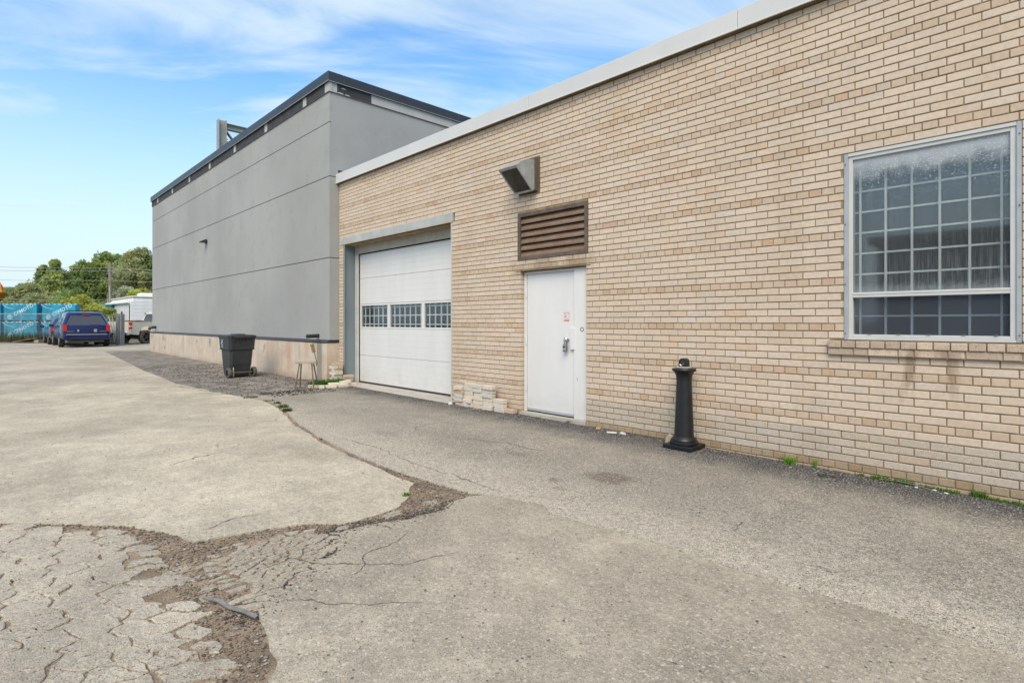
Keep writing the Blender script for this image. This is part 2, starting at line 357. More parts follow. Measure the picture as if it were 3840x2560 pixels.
def setup_materials():
    M['brick'] = m_brick(); M['mortar'] = plain('mortar', (.28, .21, .135), .95, var=.25, scale=9, bump=.4)
    M['old'] = m_asphalt('old_tan_asphalt', (.52, .46, .352), (.61, .55, .445), (.10, .09, .075), 70, cracks=.35, grain=1.1, patch=.2, lthr=.76, dthr=.33)
    M['yard'] = m_asphalt('yard_asphalt', (.48, .425, .332), (.56, .505, .41), (.11, .10, .09), 60, cracks=.22, patch=.2)
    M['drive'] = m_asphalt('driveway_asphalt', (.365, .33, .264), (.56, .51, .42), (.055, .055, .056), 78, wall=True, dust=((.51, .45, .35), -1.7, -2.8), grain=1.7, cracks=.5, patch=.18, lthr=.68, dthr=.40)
    M['worn'] = m_asphalt('worn_asphalt', (.405, .355, .274), (.56, .51, .42), (.07, .065, .06), 70, cracks=.42, patch=.16, lthr=.72, dthr=.34)
    M['cracked'] = m_asphalt('cracked_asphalt', (.455, .403, .318), (.56, .51, .42), (.08, .075, .07), 75, patch=.28, lthr=.74, dthr=.36)
    t = NT('dirt'); n = t.noise(5, 6, .7); c = t.mix(t.rng(n, .32, .7), (.20, .15, .105), (.40, .30, .205))
    c = t.mix(t.rng(t.noise(90, 3, .7), .5, .66, 0, .8), c, (.36, .28, .2)); c = t.mix(t.rng(t.noise(140, 2), .42, .3, 0, .8), c, (.045, .038, .03))
    c = t.mix(t.rng(t.noise(.9, 4), .55, .7, 0, .7), c, (.075, .068, .06))
    t.bump(t.noise(60, 4, .7), .9, .015); M['dirt'] = t.done(c, .95, spec=.1)
    t = NT('gravel'); n = t.noise(2.5, 5, .7); c = t.mix(t.rng(n, .35, .68), (.15, .135, .115), (.32, .288, .24))
    c = t.mix(t.rng(t.noise(55, 3, .7), .52, .66, 0, .8), c, (.24, .225, .2)); c = t.mix(t.rng(t.noise(75, 2), .42, .32, 0, .8), c, (.03, .028, .026))
    t.bump(t.noise(45, 4, .7), .9, .015); M['gravel'] = t.done(c, .95, spec=.1)
    t = NT('field'); n = t.noise(.12, 5, .6); c = t.mix(t.rng(n, .35, .65), (.13, .11, .075), (.07, .09, .035)); c = t.mix(t.rng(t.noise(3, 4), .4, .7, 0, .5), c, (.2, .17, .12)); M['field'] = t.done(c, .95)
    t = NT('pebble'); a = t.attr()['Color']; M['pebble'] = t.done(a, .9, spec=.15)
    M['concrete_wall'] = m_concrete_wall(); M['stucco'] = m_stucco()
    M['stucco_back'] = plain('joint_dark', (.07, .07, .068), .9)
    M['cap'] = plain('black_cap_metal', (.032, .036, .042), .42, .2, var=.12, scale=1.5)
    M['band_w'] = plain('primed_board', (.40, .40, .385), .8, var=.06, scale=3, streak=True)
    M['strip'] = plain('perished_rubber', (.17, .165, .155), .95, var=.25, scale=25)
    M['crumb'] = plain('crack_grit', (.085, .07, .052), .95, var=.4, scale=30)
    M['band_b'] = plain('black_membrane', (.035, .035, .038), .75, var=.3, scale=4)
    M['black_strip'] = plain('black_rubber_flashing', (.025, .026, .03), .35, var=.3, scale=8)
    M['fascia'] = plain('white_fascia', (.55, .548, .525), .5, var=.03, scale=2, streak=True)
    M['lip'] = plain('fascia_lip', (.62, .61, .56), .5, var=.05)
    M['soffit'] = plain('brown_flashing', (.12, .085, .045), .7, var=.3)
    M['steel'] = plain('blue_grey_steel', (.17, .205, .215), .5, var=.1, scale=3, streak=True)
    M['lintel'] = m_rustpaint()
    for nm, col in (('white', (.65, .638, .615)), ('white2', (.64, .632, .605))):
        t = NT(nm+'_door_paint'); P = t.sep(); n = t.noise(3, 5, .6, t.pos((1, 1, .3))); c = t.mix(t.rng(n, .3, .7), sc3(col, .96), sc3(col, 1.02))
        grime = t.math('MULTIPLY', t.rng(t.math('ADD', P[2], t.math('MULTIPLY', t.noise(5, 5, .7), .9)), 1.0,   .35), .28); c = t.mix(grime, c, (.36, .33, .28))
        sc_ = t.math('MULTIPLY', t.rng(t.noise(9, 6, .75, t.pos((1, 1, 2.5))), .66, .72), .35); c = t.mix(sc_, c, (.42, .40, .37)); M[nm] = t.done(c, .45)
    M['track'] = plain('galvanised_trim', (.47, .47, .45), .5, var=.06)
    M['beige'] = plain('beige_header_board', (.37, .35, .29), .6, var=.1)
    M['slab'] = plain('concrete_apron', (.40, .37, .315), .9, var=.12, scale=5, bump=.4)
    M['alu'] = plain('white_aluminium', (.50, .50, .475), .45, var=.05, scale=5)
    M['alu_g'] = plain('mill_aluminium', (.36, .38, .385), .45, .2, var=.08, scale=6)
    M['muntin'] = plain('muntin_paint', (.78, .8, .8), .6, var=.08)
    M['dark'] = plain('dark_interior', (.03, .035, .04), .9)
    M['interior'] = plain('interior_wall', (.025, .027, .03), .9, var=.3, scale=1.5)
    M['glass'] = m_glass('pane_glass', (.85, .88, .88), .03)[0]
    M['glass2'] = m_glass('lower_pane_glass', (.7, .73, .76), .08, .06, (.35, .38, .42))[0]
    M['storm'] = m_stormglass()
    M['car_glass'] = m_glass('car_glass', (.22, .25, .26), .12, .03, (.5, .52, .55))[0]  # pale diffuse haze stands in for reflections on the car windows
    M['louver'] = m_louver(); M['louver_f'] = plain('brown_louver_frame', (.105, .078, .055), .65, var=.25, scale=8)
    M['galv'] = plain('galvanised_sheet', (.37, .41, .42), .42, .45, var=.15, scale=10)
    M['mesh_wire'] = plain('hood_wire', (.16, .14, .11), .6, .3)
    M['bollard'] = plain('black_plastic', (.007, .007, .008), .42, var=.3, scale=14, bump=.15)
    M['binm'] = plain('bin_plastic', (.028, .03, .033), .5, var=.2, scale=5, bump=.1)
    M['tyre'] = plain('tyre_rubber', (.025, .024, .023), .8, var=.2)
    M['tyre_d'] = plain('dusty_tyre', (.09, .08, .065), .9, var=.2)
    M['rim'] = plain('alloy_rim', (.5, .5, .5), .35, .7); M['rim_b'] = plain('black_steel_rim', (.03, .03, .032), .5)
    M['tan'] = plain('tan_plate', (.45, .4, .33), .5); M['chrome'] = plain('chrome', (.7, .7, .7), .15, 1)
    M['wood'] = plain('weathered_wood', (.34, .29, .215), .85, var=.3, scale=18, bump=.3)
    M['wood_b'] = plain('brown_plank', (.2, .13, .08), .85, var=.3, scale=6)
    M['pole'] = plain('pole_wood', (.2, .165, .135), .9, var=.3, scale=7, streak=True)
    M['ironleg'] = plain('rusty_iron', (.17, .135, .09), .7, .3, var=.35, scale=20)
    M['rust_y'] = plain('worn_yellow', (.28, .22, .09), .7, var=.4, scale=22)
    M['leaf'] = m_leaf(); M['bark'] = plain('bark', (.13, .10, .075), .9, var=.3, scale=5)
    M['blue'] = plain('van_paint', (.004, .014, .075), .2, .25, var=.15, scale=2); M['blue2'] = plain('sedan_paint', (.010, .014, .075), .25, .2, var=.15)
    for k in ('blue', 'blue2'):
        M[k].node_tree.nodes['Principled BSDF'].inputs['Coat Weight'].default_value = .35
    M['red'] = plain('red_lens', (.52, .02, .015), .2, var=.1); M['amber'] = plain('amber_lens', (.65, .22, .02), .2)
    M['cream'] = plain('cream_truck_paint', (.60, .56, .45), .35, var=.05, scale=2)
    M['rv'] = plain('white_trailer_skin', (.78, .78, .75), .45, var=.08, scale=1.5, streak=True)
    M['rv_roof'] = plain('trailer_roof', (.6, .56, .46), .6)
    M['wrap'] = plain('blue_crate_wrap', (.010, .23, .34), .35, var=.25, scale=1.6); M['wrap_d'] = plain('dark_wrap', (.02, .09, .16), .4, var=.3)
    M['print'] = plain('pale_print', (.5, .66, .70), .6, var=.1)
    M['galvwire'] = plain('galvanised_wire', (.36, .37, .38), .5, .3)
    M['cable'] = plain('cable', (.30, .30, .29), .7)
    M['orange'] = plain('excavator_paint', (.55, .2, .02), .4); M['stone'] = plain('sandstone', (.52, .42, .3), .9, var=.12, scale=30)
    M['redink'] = plain('red_ink', (.6, .1, .06), .6); M['grey_p'] = plain('lock_body', (.12, .13, .135), .45); M['silver'] = plain('lock_face', (.42, .43, .42), .35, .4)
    M['conc_l'] = plain('pale_rubble', (.5, .48, .44), .9); M['terracotta'] = plain('orange_chip', (.45, .24, .10), .8)
    M['shed'] = plain('shed_cladding', (.16, .165, .17), .6, var=.1, scale=1); M['roofing'] = plain('roof_gravel', (.2, .19, .18), .9)
    M['house'] = plain('far_house_siding', (.42, .41, .39), .8); M['houseroof'] = plain('far_house_roof', (.2, .19, .19), .9)
    M['girder'] = plain('primer_grey_steel', (.29, .30, .275), .55, var=.1, scale=3)
setup_materials()

# ------------------------------------------------------------------ ground
def inside(p, poly):
    x, y = p; c = False; n = len(poly)
    for i in range(n):
        x0, y0 = poly[i]; x1, y1 = poly[i-1]
        if (y0 > y) != (y1 > y) and x < (x1-x0)*(y-y0)/(y1-y0)+x0: c = not c
    return c
def jag(poly, amp=.018, seed=0, closed=True):
    out = []; n = len(poly)
    for i in range(n if closed else n-1):
        a = Vector(poly[i]); b = Vector(poly[(i+1) % n]); L = (b-a).length; m = (a+b)/2
        d = (m-Vector((0, -5.77))).length
        seg = .035 if d < 6 else (.08 if d < 13 else 1.5)
        k = max(1, min(220, int(L/seg)))
        for j in range(k):
            p = a.lerp(b, j/k)
            if d < 13:
                s1 = mnoise.noise(Vector((p.x*4, p.y*4, seed)))*1.3+mnoise.noise(Vector((p.x*17, p.y*17, seed+3)))*.7+mnoise.noise(Vector((p.x*45, p.y*45, seed+5)))*.35
                s2 = mnoise.noise(Vector((p.x*4, p.y*4, seed+9)))*1.3+mnoise.noise(Vector((p.x*17, p.y*17, seed+13)))*.7+mnoise.noise(Vector((p.x*45, p.y*45, seed+15)))*.35
                p = p+Vector((s1, s2))*amp
            out.append((p.x, p.y))
    return out
def sheet(name, poly, m, dz, thick=.03, parent=None):
    bm = bmesh.new(); vs_ = [bm.verts.new((x, y, 0)) for x, y in poly]; f = bm.faces.new(vs_)
    if f.normal.z < 0: f.normal_flip()
    f.normal_update()
    if f.normal.z < 0: bmesh.ops.reverse_faces(bm, faces=[f])
    bmesh.ops.triangulate(bm, faces=bm.faces[:])
    for gx in GX[1:-1]:
        bmesh.ops.bisect_plane(bm, geom=bm.verts[:]+bm.edges[:]+bm.faces[:], plane_co=(gx, 0, 0), plane_no=(1, 0, 0))
    if thick:
        be = [e for e in bm.edges if e.is_boundary]
        r = bmesh.ops.extrude_edge_only(bm, edges=be)
        for v in [g for g in r['geom'] if isinstance(g, bmesh.types.BMVert)]: v.co.z = -thick
    for v in bm.verts: v.co.z += G(v.co.x)+dz
    bmesh.ops.recalc_face_normals(bm, faces=bm.faces)
    up = sum(f.normal.z*f.calc_area() for f in bm.faces)
    if up < 0: bmesh.ops.reverse_faces(bm, faces=bm.faces)
    me = bpy.data.meshes.new(name); bm.to_mesh(me); bm.free(); me.materials.append(m)
    o = bpy.data.objects.new(name, me); COL.objects.link(o)
    if parent: o.parent = parent
    return o
R1 = [(-13.62, -5.45), (-14.59, -4.64), (-15.03, -3.68), (-14.09, -3.16), (-13.03, -2.83), (-11.7, -2.58), (-10.3, -2.32), (-9.66, -2.25), (-8.57, -2.42), (-7.3, -2.75), (-6.09, -2.96), (-5.36, -3.03), (-4.84, -3.07), (-4.35, -3.09), (-3.98, -3.11), (-3.74, -3.29), (-3.54, -3.52), (-3.51, -3.7), (-3.52, -3.96), (-3.69, -4.16), (-3.79, -4.41), (-3.81, -4.62), (-3.86, -4.8), (-4.13, -4.86), (-4.44, -5.02), (-4.68, -5.23), (-4.89, -5.44), (-5.1, -5.65), (-6.5, -8), (-9, -14), (-16, -14), (-16, -9)]
R4E = [(-10.3, -2.27), (-9.64, -2.20), (-8.55, -2.37), (-7.28, -2.69), (-6.06, -2.90), (-5.34, -2.97), (-4.80, -3.0), (-4.32, -3.0), (-3.88, -2.97), (-3.46, -2.92)]
R45 = [(-3.21, -2.8), (-2.87, -2.7), (-2.67, -2.79), (-2.22, -2.73), (-1.75, -2.7), (-1.35, -2.69), (-0.73, -2.64), (-0.18, -2.63)]
R4 = R4E + R45 + [(2, -2.6), (16, -2.6), (16, .06), (-7.4, .06), (-7.5, -.02), (-10.62, -.10), (-10.72, -.55), (-10.55, -1.12), (-10.42, -1.69)]
R5 = [(-3.40, -2.98), (-3.35, -3.16), (-3.29, -3.38), (-3.31, -3.58), (-3.36, -3.76), (-3.41, -4.0), (-3.40, -4.08), (-3.2, -4.13), (-3.02, -4.33), (-2.88, -4.58), (-2.80, -4.78), (-2.7, -4.81), (-2.55, -4.84), (-2.4, -4.89), (-2.27, -4.92), (-2.0, -5.05), (-1.6, -6.5), (-1.2, -14), (16, -14), (16, -2.5), (-.18, -2.5)] + [(x, y+.13) for x, y in R45[::-1][1:]]
R5B = [(-3.44, -4.03), (-3.56, -4.21), (-3.62, -4.40), (-3.62, -4.56), (-3.58, -4.70), (-3.46, -4.79), (-3.29, -4.81), (-3.09, -4.80), (-2.80, -4.80), (-2.87, -4.6), (-3.0, -4.36), (-3.18, -4.16), (-3.38, -4.10)]
GRAV = [(-29.2, -1.76), (-20.67, -2.29), (-17.75, -2.49), (-13.53, -2.62), (-11.66, -2.5), (-10.25, -2.35), (-10.3, -1.69), (-10.4, -1.12), (-10.55, -.5), (-10.5, .02), (-11.5, .02), (-11.6, -.24), (-29.2, -.24)]
R6 = [(-5.3, -5.85), (-5.04, -5.65), (-4.76, -5.40), (-4.44, -5.14), (-3.98, -5.05), (-3.62, -5.06), (-3.38, -5.03), (-3.14, -5.04), (-2.97, -5.05), (-2.74, -5.07), (-2.54, -5.09), (-2.39, -5.12), (-2.2, -5.2), (-1.9, -6.5), (-1.6, -9), (-6.5, -9)]
YARD = [(-60, -60), (-12.5, -60), (-12.5, -8), (-13.0, -2.7), (-11.0, -2.45), (-11.66, -2.4), (-13.53, -2.55), (-17.75, -2.42), (-20.67, -2.22), (-29.1, -1.7), (-29.1, 30), (-41.5, 30), (-39.6, 1.0), (-42.8, -4.2), (-46.3, -7.8), (-60, -22)]
def build_ground():
    b = MB(); xs = [-1500, -300, -90, -60, -35, -28, -11.5, -5, 0, 30, 300, 1500]; ys = [-1500, -300, -60, -20, -9, 0, 30, 300, 1500]
    V = [[b.vert((x, y, G(x)-.032)) for x in xs] for y in ys]
    for j in range(len(ys)-1):
        for i in range(len(xs)-1): b.grid([V[j][i], V[j][i+1], V[j+1][i+1], V[j+1][i]])
    tag(b.build('ground', M['field'], fix=False), kind='structure')
    dp = [(-6.6, -9), (-1.1, -9), (-1.1, -4.5), (-2.4, -2.4), (-4, -2.6), (-6, -2.5), (-8.6, -2.0), (-10.6, -1.9), (-12, -3), (-8, -4), (-6, -6)]
    tag(sheet('dirt_bed', jag(dp, 0), M['dirt'], -.009, .018), kind='structure')
    tag(sheet('yard_pavement', YARD, M['yard'], -.006, .03), kind='structure')
    tag(sheet('gravel_strip', jag(GRAV, .05, 2), M['gravel'], -.002, .028), kind='structure')
    tag(sheet('old_pavement', jag(R1, .022, 11), M['old'], .001, .03), kind='structure')
    tag(sheet('driveway', jag(R4, .016, 21), M['drive'], .004, .03), kind='structure')
    tag(sheet('worn_pavement', jag(R5, .034, 31), M['worn'], -.001, .03), kind='structure')
build_ground()
def crack_field(name, area, mat, seed, d0, dv, aniso, ang, gap0, edge):
    root = empty(name, (0, 0, 0)); tag(root, kind='structure')
    # irregular pieces of shattered asphalt (clipped Voronoi cells with ragged edges)
    r = random.Random(seed); seeds = []
    e1 = Vector((math.cos(ang), math.sin(ang))); e2 = Vector((-e1.y, e1.x))
    toq = lambda p: Vector((p.dot(e1)/aniso, p.dot(e2))); frq = lambda q: e1*(q.x*aniso)+e2*q.y
    x0, x1 = max(-6.2, min(p[0] for p in area)), max(p[0] for p in area); y0, y1 = max(-7.2, min(p[1] for p in area)), max(p[1] for p in area)
    for _ in range(9000):
        x, y = r.uniform(x0, x1), r.uniform(y0, y1)
        if not inside((x, y), area): continue
        p = toq(Vector((x, y))); d = d0+dv*abs(mnoise.noise(Vector((x*2.2, y*2.2, 2))))+dv*.6*r.random()**2+max(0, -6.0-y)*.2
        if all((p-q).length > d for q in seeds): seeds.append(p)
    def border(w):    # distance to the outline of the field
        best = 9
        for k in range(len(area)):
            a, b = Vector(area[k]), Vector(area[k-1]); t = max(0, min(1, (w-a).dot(b-a)/(b-a).length_squared)); best = min(best, (w-a-(b-a)*t).length)
        return best
    for i, sd in enumerate(seeds):
        w0 = frq(sd); bd = border(w0); near = max(0, 1-bd/edge)
        if near > .45 and r.random() < .22: continue
        poly = [Vector((sd.x+dx, sd.y+dy)) for dx, dy in ((-.4, -.4), (.4, -.4), (.4, .4), (-.4, .4))]
        if near: k = .05+bd*.9; poly = [sd+Vector((math.cos(q*.7854+.3), math.sin(q*.7854+.3)))*k*r.uniform(.75, 1.15) for q in range(8)]
        for j, q in enumerate(seeds):
            if i == j or (q-sd).length > .9: continue
            mm = (sd+q)/2; nrm = (q-sd).normalized(); gap = gap0+gap0*1.3*abs(mnoise.noise(Vector((mm.x*3, mm.y*3, 7))))
            mm = mm-nrm*gap*(1+5*near*near); new = []
            for k in range(len(poly)):
                a, b = poly[k], poly[(k+1) % len(poly)]; da, db = (a-mm).dot(nrm), (b-mm).dot(nrm)
                if da <= 0: new.append(a)
                if (da < 0) != (db < 0): new.append(a+(b-a)*(da/(da-db)))
            poly = new
            if len(poly) < 3: break
        if len(poly) < 3: continue
        poly = [frq(q) for q in poly]; pts = []
        for k in range(len(poly)):
            a, b = poly[k], poly[(k+1) % len(poly)]; n = max(1, min(14, int((b-a).length/.018)))
            for t in range(n):
                p = a.lerp(b, t/n)
                p = p+Vector((mnoise.noise(Vector((p.x*11, p.y*11, 1))), mnoise.noise(Vector((p.x*11, p.y*11, 5)))))*.034+Vector((mnoise.noise(Vector((p.x*42, p.y*42, 1))), mnoise.noise(Vector((p.x*42, p.y*42, 5)))))*.013
                pts.append((p.x, p.y))
        if len(pts) < 4: continue
        cx = sum(p[0] for p in pts)/len(pts); cy = sum(p[1] for p in pts)/len(pts); n = len(pts)
        b = MB(); h = r.uniform(-.002, .0005); tx, ty = r.uniform(-.004, .004), r.uniform(-.004, .004)
        zf = lambda x, y: G(x)+h+(x-cx)*tx+(y-cy)*ty
        top = [b.vert((x, y, zf(x, y)-.004)) for x, y in pts]; bot = [b.vert((x, y, G(x)-.03)) for x, y in pts]; ins = [b.vert((cx+(x-cx)*.95, cy+(y-cy)*.95, zf(x, y))) for x, y in pts]
        for k in range(n):
            b.grid([bot[k], bot[(k+1) % n], top[(k+1) % n], top[k]]); b.grid([top[k], top[(k+1) % n], ins[(k+1) % n], ins[k]])
        b.grid(ins); b.build('asphalt_piece', mat, root)
crack_field('cracked_pavement', R6, M['cracked'], 5, .045, .12, 1.9, R(46), .0023, .13)
crack_field('shattered_pavement', R5B, M['worn'], 6, .035, .06, 1.5, R(70), .003, .05)
def build_fragments():
    # low remnants of asphalt left standing in the dirt
    for k, (cx, cy, rx, ry, a) in enumerate([(-3.47, -3.27, .07, .06, .4), (-3.46, -3.62, .05, .09, .3), (-3.50, -4.96, .06, .06, .5), (-3.16, -4.90, .04, .04, .2), (-3.05, -4.94, .03, .035, .9), (-3.33, -4.93, .04, .05, 0)]):
        pts = []
        for j in range(44):
            t = j/44*2*math.pi; q = .9+.75*mnoise.noise(Vector((math.cos(t)*1.9, math.sin(t)*1.9, k*3.1)))+.3*mnoise.noise(Vector((math.cos(t)*6, math.sin(t)*6, k*3.1)))
            x, y = rx*q*math.cos(t), ry*q*math.sin(t); pts.append((cx+x*math.cos(a)-y*math.sin(a), cy+x*math.sin(a)+y*math.cos(a)))
        tag(sheet('pavement_remnant', pts, M['worn'], -.004, .02), kind='structure')
    # jagged open cracks in the driveway and worn pavement
    def crack(pts, dz, w):
        b = MB(); P = []
        for i in range(len(pts)-1):
            a, c = Vector(pts[i]), Vector(pts[i+1]); n = max(2, int((c-a).length/.015))
            for k in range(n): P.append(a.lerp(c, k/n))
        L = []
        for i, p in enumerate(P):
            p = p+Vector((mnoise.noise(Vector((p.x*9, p.y*9, 3))), mnoise.noise(Vector((p.x*9, p.y*9, 8)))))*.03+Vector((mnoise.noise(Vector((p.x*37, p.y*37, 3))), mnoise.noise(Vector((p.x*37, p.y*37, 8)))))*.014
            d = (P[min(i+1, len(P)-1)]-P[max(0, i-1)]).normalized(); nn = Vector((-d.y, d.x)); ww = w*(.3+abs(mnoise.noise(Vector((p.x*14, p.y*14, 4))))*1.3)*.8*min(1, i/14, (len(P)-1-i)/14)
            L.append((b.vert((p.x+nn.x*ww, p.y+nn.y*ww, G(p.x)+dz)), b.vert((p.x-nn.x*ww, p.y-nn.y*ww, G(p.x)+dz))))
        for i in range(len(L)-1): b.grid([L[i][0], L[i][1], L[i+1][1], L[i+1][0]])
        o = b.build('pavement_crack', M['crumb'], fix=False); tag(o, kind='structure')
    crack([(-5.5, -1.85), (-5.0, -1.7), (-4.5, -1.47), (-4.1, -1.5), (-3.75, -1.3)], .008, .006)
    crack([(-6.1, -2.72), (-5.3, -2.66), (-4.6, -2.75), (-3.9, -2.72), (-3.2, -2.74)], .008, .005)
    crack([(-3.9, -2.9), (-3.7, -2.7), (-3.72, -2.5)], .008, .005)
    crack([(-3.2, -2.74), (-2.8, -2.5), (-2.72, -2.2)], .008, .004)
    crack([(-3.3, -4.5), (-3.0, -4.35), (-2.7, -4.0), (-2.6, -3.6)], .003, .005)
    crack([(-2.85, -4.72), (-2.5, -4.45), (-2.2, -4.1)], .003, .004)
    crack([(-4.0, -4.78), (-4.1, -4.5), (-4.05, -4.2)], .005, .006)
    crack([(-3.98, -2.7), (-4.05, -2.9), (-3.95, -3.0)], .008, .004)
build_fragments()
def pebble(b, x, y, z, s, r, col):
    b.cur = col; i0 = len(b.v)
    sx, sy, sz = s*r.uniform(.7, 1.4), s*r.uniform(.7, 1.4), s*r.uniform(.5, .9); a = r.uniform(0, 6.3)
    P = [(0, 0, 1), (.9, 0, .25), (.28, .85, .3), (-.73, .53, .2), (-.73, -.53, .3), (.28, -.85, .2), (0, 0, -.5)]
    P = [(p[0]*sx*r.uniform(.75, 1.2), p[1]*sy*r.uniform(.75, 1.2), p[2]*sz) for p in P]
    ids = [b.vert((x+p[0]*math.cos(a)-p[1]*math.sin(a), y+p[0]*math.sin(a)+p[1]*math.cos(a), z+p[2])) for p in P]
    for k in range(5): b.grid([ids[0], ids[1+k], ids[1+(k+1) % 5]]); b.grid([ids[6], ids[1+(k+1) % 5], ids[1+k]])
def build_pebbles():
    r = random.Random(3); b = MB()
    tones = [(.19, .16, .13), (.25, .21, .165), (.13, .105, .08), (.08, .075, .07), (.3, .27, .23), (.22, .15, .1)]
    n = 0
    while n < 7000:   # loose stones in the dirt seams
        x, y = r.uniform(-5.3, -2.0), r.uniform(-6.0, -2.8)
        if any(inside((x, y), p) for p in (R1, R4, R5)) or (inside((x, y), R6) and r.random() > .08) or (inside((x, y), R5B) and r.random() > .3): continue
        if (x < -3.2 and y > -3.2 and r.random() < .5): pass
        s = r.choice([.003, .004, .004, .005, .006, .009]) if r.random() < .985 else .014
        c = r.choice(tones); pebble(b, x, y, G(x)-.006, s, r, (*sc3(c, r.uniform(.7, 1.2)), 1)); n += 1
    for _ in range(2600):    # dark crumbs of asphalt along the broken edges
        k = r.randrange(1, 11); a, c_ = Vector(R5[k]), Vector(R5[k+1]); p = a.lerp(c_, r.random())+Vector((r.gauss(-.02, .05), r.gauss(-.03, .05)))
        pebble(b, p.x, p.y, G(p.x)-.004 if inside(p, R5) else G(p.x)-.007, r.choice([.003, .004, .006, .009]), r, (*sc3((.05, .044, .038), r.uniform(.6, 2.2)), 1))
    for _ in range(700):    # stray stones on the pavement
        x, y = r.uniform(-9, 0), r.uniform(-6, -.1)
        c = r.choice(tones); pebble(b, x, y, G(x)+.006, r.choice([.003, .004, .005, .007]), r, (*sc3(c, r.uniform(.4, 1.1)), 1))
    for _ in range(1600):    # rubble along the building's foot and door apron
        x = r.uniform(-10.6, -1); y = -abs(r.gauss(0, .10))-.03
        if x < -7.4: y -= .25
        c = r.choice(tones+[(.45, .43, .4)]); pebble(b, x, y, G(x)+.006, r.choice([.003, .004, .006, .008]), r, (*sc3(c, r.uniform(.4, 1.2)), 1))
    for _ in range(2600):    # gravel strip below the grey wall
        x = r.uniform(-19, -10.4); y = r.uniform(-2.5, -.3)
        if not inside((x, y), GRAV): continue
        c = r.choice(tones); pebble(b, x, y, G(x)+.002, r.choice([.006, .008, .01, .014, .018]), r, (*sc3(c, r.uniform(.4, 1.0)), 1))
    for _ in range(500):
        x = r.uniform(-10.75, -10.0); y = r.uniform(-2.0, -.7)
        pebble(b, x, y, G(x)+.004, r.choice([.006, .01, .015, .02]), r, (*sc3((.035, .031, .027), r.uniform(.6, 2)), 1))
    tag(b.build('loose_gravel', M['pebble'], fix=False), 'loose stones and grit lying in the dirt seams and along the walls', 'gravel', kind='stuff')
build_pebbles()

